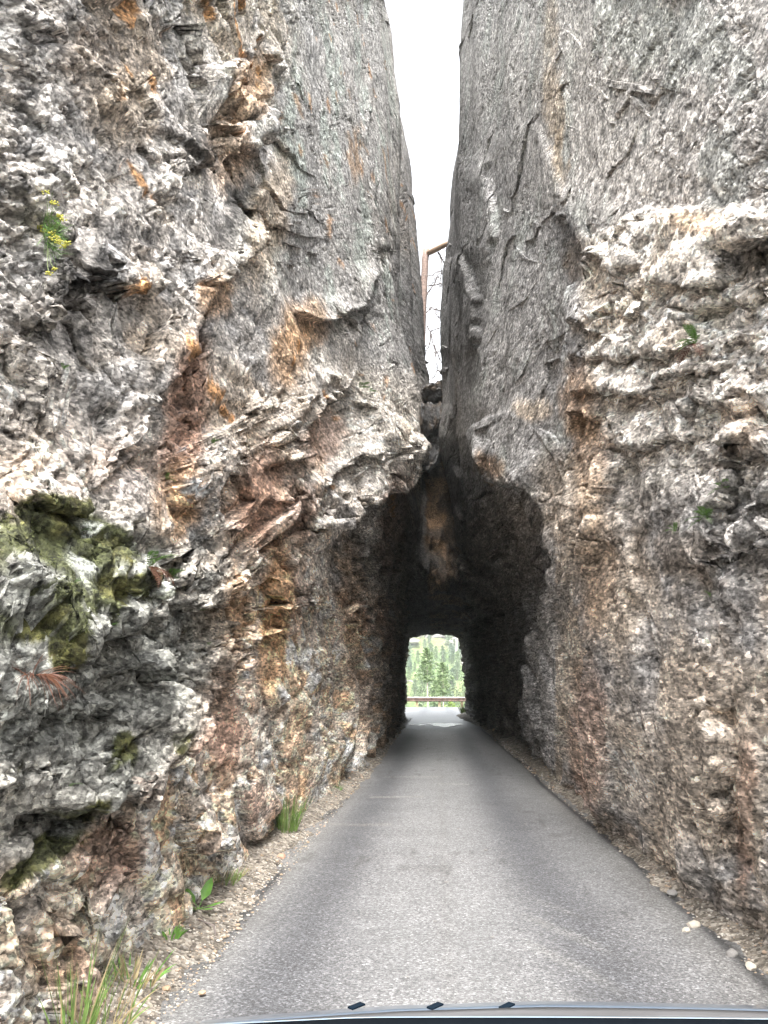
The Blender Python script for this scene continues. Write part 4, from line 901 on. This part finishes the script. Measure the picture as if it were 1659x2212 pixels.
# ------------------------------------------------------------------ snapped dead pine standing in the cleft
def dead_tree():
    y = 32.0; base = at(906, 830, y=y); e = link('broken_dead_pine', None, loc=base); tag(e, 'snapped dead pine with reddish bark standing in the sky gap of the cleft', 'dead tree')
    P_ = lambda px, py, dy=0: at(px, py, y=y + dy) - base
    b = MB(); pts = [P_(906, 830), P_(909, 760), P_(912, 690), P_(916, 620), P_(918.5, 560), P_(920, 541)]; b.tube(pts, [.20, .19, .175, .165, .155, .145], 14)
    bmv = b.v
    for i, v in enumerate(bmv): bmv[i] = v + Vector((math.sin(v.z * 9 + v.x * 30) * .012, 0, 0))
    tr = b.build('trunk', M_BARK, e, smooth=True)
    b = MB()
    for i in range(9): a = i * .7; b.blade(pts[-1] + Vector((math.cos(a) * .11, math.sin(a) * .11, -.03)), (math.cos(a) * .2, math.sin(a) * .2, 1), random.uniform(.08, .22), .07, 0, 2)
    b.build('splinters', M_WOOD, tr)
    b = MB(); b.tube([P_(921, 549), P_(932, 543, -.2), P_(945, 537, -.5), P_(960, 529, -.8), P_(985, 520, -1.2), P_(1010, 512, -1.6)], [.10, .135, .13, .12, .11, .09], 12); top = b.build('fallen_top', M_WOOD, e, smooth=True)
    br = [[(946, 545), (952, 556), (958, 566), (972, 582)], [(924, 596), (940, 590), (955, 586), (975, 584)], [(924, 618), (940, 616), (958, 615), (975, 620)], [(921, 676), (928, 668), (934, 664), (940, 670), (946, 685), (952, 690)],
          [(922, 703), (932, 722), (936, 745), (940, 765), (942, 790), (944, 800), (938, 815), (934, 830)], [(944, 800), (955, 810), (963, 818)], [(921, 640), (932, 622), (944, 600), (950, 590)], [(952, 556), (953, 590), (950, 610), (948, 625)],
          [(924, 560), (932, 545), (945, 532), (955, 530), (962, 540)], [(940, 765), (950, 760), (962, 762)], [(930, 715), (945, 710), (958, 705)], [(936, 668), (952, 672), (962, 690), (960, 705)], [(950, 610), (960, 622), (962, 640), (955, 655)], [(938, 745), (948, 770), (958, 790), (960, 800)], [(962, 640), (968, 610), (972, 590)], [(922, 745), (912, 760), (905, 780)], [(930, 724), (926, 750), (920, 765)]]
    for i, pl in enumerate(br):
        b = MB(); pl = [pl[0]] + [w_ for u_, v_ in zip(pl, pl[1:]) for w_ in (((u_[0] + v_[0]) / 2 + random.uniform(-2.5, 2.5), (u_[1] + v_[1]) / 2 + random.uniform(-3, 3)), v_)]; pp = [P_(q[0], q[1], -.3 + .04 * i) for q in pl]; r0 = .05 if i == 0 else random.uniform(.026, .04)
        b.tube(pp, [r0 * (1 - .65 * k / (len(pp) - 1)) for k in range(len(pp))], 5)
        for k in range(1, len(pp)):
            for s_ in range(3):
                d = Vector((random.uniform(-1, 1), random.uniform(-.5, .5), random.uniform(-1, .5))).normalized() * random.uniform(.15, .4); q0 = pp[k - 1].lerp(pp[k], random.random()); q1 = q0 + d + Vector((0, 0, .04))
                b.tube([q0, q0 + d * .5, q1 - Vector((0, 0, .08))], [.014, .010, .007], 3)
        b.build('branch', M_TWIG, e)
dead_tree()

# ------------------------------------------------------------------ guard rail beyond the tunnel
def guard_rail():
    y = 63.0; e = link('guard_rail', None, loc=(0, y, -.05)); tag(e, 'rusty brown steel guard rail with pale top edge crossing beyond the tunnel exit', 'guard rail')
    mr = plain('rusty_steel', (.12, .075, .06), .6, .6, 3.0); mpost = plain('weathered_wood_post', (.34, .27, .17), .9, .3, 6); mtop = plain('rail_top_highlight', (.55, .52, .50), .45, .25, 3.0)
    prof = [(.0, .78), (-.05, .765), (-.09, .72), (-.09, .69), (-.03, .65), (-.03, .60), (-.09, .56), (-.09, .53), (-.05, .485), (.0, .47)]
    for k, x0 in enumerate(np.arange(-19, 19, 3.8)):
        b = MB(); q = 0
        for xx in (x0, x0 + 3.82):
            for (dy, z) in prof: b.v.append(Vector((xx, dy - (.01 if k % 2 else 0), z + .03 * math.sin(xx * .7) * .4)))
            for (dy, z) in prof[::-1]: b.v.append(Vector((xx, dy + .012 - (.01 if k % 2 else 0), z + .03 * math.sin(xx * .7) * .4)))
        m_ = 2 * len(prof)
        for i in range(m_): b.f.append((i, (i + 1) % m_, m_ + (i + 1) % m_, m_ + i))
        b.build('rail', mr, e)
        b = MB(); b.box((x0 + 1.9, -.03, .80), (1.905, .06, .03)); b.build('rail_highlight', mtop, e)  # pale strip added along the rail top as a painted highlight
    for k, x in enumerate(np.arange(-17.58, 18, 1.78)):
        b = MB(); b.box((0, 0, -.1), (.10, .09, .72 + .02)); po = b.build('post', mpost, e, loc=(x, .17, 0))
        b = MB(); b.box((0, -.13, .62), (.05, .02, .10)); b.build('spacer', mpost, po)
guard_rail()

# ------------------------------------------------------------------ hillside pines and rocks
def crown_mesh(seed, h, r, n, mat, base=.18, bushy=1.0):
    rg = np.random.default_rng(seed); a0 = rg.random(n) * 6.283; t = rg.random(n) ** .8; z = h * (base + (1 - base) * t)
    lob = 1 + .35 * np.sin(t * 23 + seed) * np.sin(a0 * 2 + seed) ; rad = r * (1 - t) ** .5 * np.minimum(1, .45 + t * 2.2) * lob * (rg.random(n) ** .35) + .08; a = a0; k = .75 + .4 * np.sin(a * 3 + seed * 2 + t * 9)
    P = np.stack([rad * np.cos(a) * k, rad * np.sin(a) * k, z - rad * .18], 1)
    s = rg.uniform(.10, .30, (n, 1)) * h / 8 * bushy; d1 = rg.normal(0, 1, (n, 3)); d1[:, 2] *= .45; d1 /= np.linalg.norm(d1, axis=1, keepdims=True); d2 = np.cross(d1, rg.normal(0, 1, (n, 3))); d2 /= np.linalg.norm(d2, axis=1, keepdims=True)
    V = np.stack([P - d1 * s, P + d1 * s, P + d2 * s * .9], 1).reshape(-1, 3)
    return mesh_np('crown', V, np.arange(len(V)).reshape(-1, 3), mat, smooth=False)
MP = [leafmat('pine_needles', (.12, .17, .085), .35), leafmat('pine_needles_light', (.17, .23, .11), .3), leafmat('pine_needles_blue', (.11, .16, .10), .3), leafmat('young_leaves', (.22, .30, .07), .3)]
M_TR = plain('pale_trunk', (.36, .30, .26), .9, .3, 4)
CR = [crown_mesh(i, 9, [2.4, 2.0, 2.7, 1.9][i % 4], 1600, MP[i % 3], .16 + .05 * (i % 3)) for i in range(6)]; CS = [crown_mesh(20 + i, 3.2, 1.7, 600, MP[3], 0.0, 1.6) for i in range(2)]
b = MB(); b.tube([(0, 0, -.6), (0.05, 0, 3), (0, .05, 7.6)], [.20, .15, .05], 7); TRK = b.mesh('trunk', M_TR, True)
random.seed(11)
from mathutils.bvhtree import BVHTree
gob = bpy.data.objects['ground']; deps = bpy.context.evaluated_depsgraph_get(); bvh = BVHTree.FromObject(gob, deps)
def gz(x, y):
    h = bvh.ray_cast(Vector((x, y, 300)), Vector((0, 0, -1))); return h[0].z if h[0] else 0
cnt = 0
for i in range(300):
    y = 190 + 400 * random.random() ** .85; lim = y * .07 + 3; x = random.uniform(-lim * 1.15, lim * .8); 
    rock = math.exp(-((y - 395 + x * .5) / 28) ** 2)
    if random.random() < rock * .8: continue
    e = link('pine_tree', None, loc=(x, y, gz(x, y) - .2)); s = random.uniform(.5, 1.15) * (1.15 if y < 260 else 1); e.scale = (s * random.uniform(.85, 1.15), s * random.uniform(.85, 1.15), s); e.rotation_euler.z = random.random() * 6
    kind = ['slender dark pine on the far hillside seen through the tunnel', 'light green bushy pine on the far hillside seen through the tunnel', 'bluish green pine on the far hillside seen through the tunnel'][i % 3]
    tag(e, kind, 'pine tree', ['dark pines on the far hillside', 'light green pines on the far hillside', 'bluish pines on the far hillside'][i % 3]); link('crown', CR[[0, 3][i // 3 % 2] if i % 3 == 0 else ([1, 4][i // 3 % 2] if i % 3 == 1 else [2, 5][i // 3 % 2])], e); link('trunk', TRK, e); cnt += 1
for i in range(70):
    y = random.uniform(72, 190) if i < 34 else random.uniform(190, 420); lim = y * .085 + 3; x = random.uniform(-lim, lim)
    o = link('shrub', CS[i % 2], loc=(x, y, gz(x, y) - .1)); s = random.uniform(.35, .9) * (.8 if y < 120 else 1.2); o.scale = (s, s, s * random.uniform(.6, 1)); tag(o, 'bright green leafy shrub on the slope beyond the guard rail', 'shrub', 'leafy shrubs beyond the guard rail')
for px_, y, hh, lb in [(923, 92, 11, 'pale bare lower trunk pine just beyond the guard rail, nearer the lane middle'), (957, 98, 10.5, 'slim pale trunk pine beyond the guard rail, near the right rock'), (941, 120, 10, 'thin pale trunk pine between the two nearer pines')]:
    d = ray(px_, 1500); x = d.x / d.y * y; e = link('pine_tree', None, loc=(x, y, gz(x, y) - .2)); tag(e, lb, 'pine tree'); tp = 10 + 2.0
    b = MB(); b.tube([(0, 0, -.5), (.04, 0, tp * .5), (0, 0, tp * .98)], [.13, .10, .03], 8); b.build('trunk', M_TR, e, smooth=True)
    c = link('crown', CR[1], e); c.scale = (.75, .75, .55); c.location = (0, 0, tp * .62)
RK = []
for i in range(3):
    me = stone_mesh(50 + i, 3, .4); me.materials.append(plain('hill_rock', (.27, .245, .235), .9, .3, 1.5)); RK.append(me)
for i in range(34):
    y = random.gauss(385, 26) if i < 24 else random.uniform(200, 480); x = random.uniform(-y * .08, y * .08); o = link('hill_rock', RK[i % 3], loc=(x, y, gz(x, y))); s = random.uniform(1.6, 4.2); o.scale = (s * 1.6, s, s * random.uniform(.4, .9)); o.rotation_euler.z = random.random() * 6
    tag(o, 'pale rock outcrop on the far hillside', 'rock', 'rock outcrops on the far hillside')

# ------------------------------------------------------------------ thin summer haze over the valley
def haze():
    me = bpy.data.meshes.new('haze'); bm = bmesh.new(); bmesh.ops.create_cube(bm, size=1)
    for v in bm.verts: v.co = Vector((v.co.x * 1900, 450 + v.co.y * 2200, -22 + (v.co.z + .5) * 150))
    bm.to_mesh(me); bm.free(); m = bpy.data.materials.new('haze'); m.use_nodes = True; nt = m.node_tree; nt.nodes.clear()
    o_ = nt.nodes.new('ShaderNodeOutputMaterial'); v = nt.nodes.new('ShaderNodeVolumePrincipled'); v.inputs['Density'].default_value = .00045; v.inputs['Color'].default_value = (.88, .95, .95, 1); v.inputs['Anisotropy'].default_value = 0
    nt.links.new(v.outputs[0], o_.inputs['Volume']); me.materials.append(m); tag(link('haze', me), 'thin pale haze in the air', kind='stuff')
haze()

# ------------------------------------------------------------------ the car the picture is taken from: rear edge of its bonnet and the dashboard top
def car():
    e = link('car', None, loc=(.2, .2, 0)); tag(e, 'dark blue car bonnet edge and wiper cowl along the bottom of the view', 'car')
    m1, nt1, b1 = new_mat('bonnet_paint'); b1.inputs['Base Color'].default_value = (.10, .13, .17, 1); b1.inputs['Roughness'].default_value = .28; b1.inputs['Coat Weight'].default_value = .6
    m2 = plain('cowl_plastic', (.13, .13, .135), .6, .25, 8); m3 = plain('dark_blue_trim', (.004, .010, .018), .9, .2, 5, **{'Specular IOR Level': .1}); m4 = plain('pale_glint_trim', (.33, .42, .50), .3, .1, 5)
    def strip(name, rows, mat, xs, th=.002):
        b = MB(); nx = len(xs)
        for f in rows:
            for x in xs: v = f(x); b.v.append(Vector(v) - e.location)
        for j in range(len(rows) - 1):
            for i in range(nx - 1): q = j * nx + i; b.f.append((q, q + 1, q + nx + 1, q + nx))
        o = b.build(name, mat, e, smooth=True); md = o.modifiers.new('thick', 'SOLIDIFY'); md.thickness = th; md.offset = -1; return o
    def row(y, pyf):
        # height of a point at distance y so that it runs along the measured line of the bonnet
        def f(x):
            px = 940 + x / y * 1662 / 1.1; d = ray(px, pyf(px)); return (x, y - .05 * x * x, CAM_H + d.z / d.y * y)
        return f
    top = lambda px: 2163 + np.interp(px, [300, 520, 640, 860, 1120, 1400, 1700, 1900], [75, 42, 30, 12, 0, 0, 2, 4])
    xs = np.linspace(-.75, 1.25, 60)
    strip('bonnet', [row(1.55, lambda p: top(p) + 26), row(1.56, lambda p: top(p) + 2), row(1.54, lambda p: top(p)), row(1.46, lambda p: top(p) + 7), row(1.36, lambda p: top(p) + 16)], m1, xs)
    strip('cowl', [row(1.34, lambda p: top(p) + 13), row(1.25, lambda p: top(p) + 22), row(1.12, lambda p: top(p) + 32), row(1.05, lambda p: top(p) + 40)], m2, xs)
    strip('glint_trim', [row(1.0, lambda p: 2196 + np.interp(p, [300, 800, 1700], [32, 4, -4])), row(.99, lambda p: 2199.5 + np.interp(p, [300, 800, 1700], [32, 4, -4]))], m4, xs)  # bright trim line, dash edge reflection put into its pale colour
    strip('dashboard', [row(.985, lambda p: 2199 + np.interp(p, [300, 800, 1700], [32, 4, -4])), row(.9, lambda p: 2250), row(.7, lambda p: 2400), row(.5, lambda p: 2700)], m3, xs)
    for px_ in (760, 930, 1085):  # flat dark pieces standing in for shadows on the bonnet strip
        d = ray(px_ + 10, 2176); y = 1.37; b = MB(); b.box((0, 0, 0), (.006, .014, .0012), -.7); b.build('bonnet_shadow_mark', m3, e, loc=Vector((d.x / d.y * y, y, CAM_H + d.z / d.y * y + .002)) - e.location)
car()
print('script total', round(time.time() - T0, 1), 'trees', cnt)
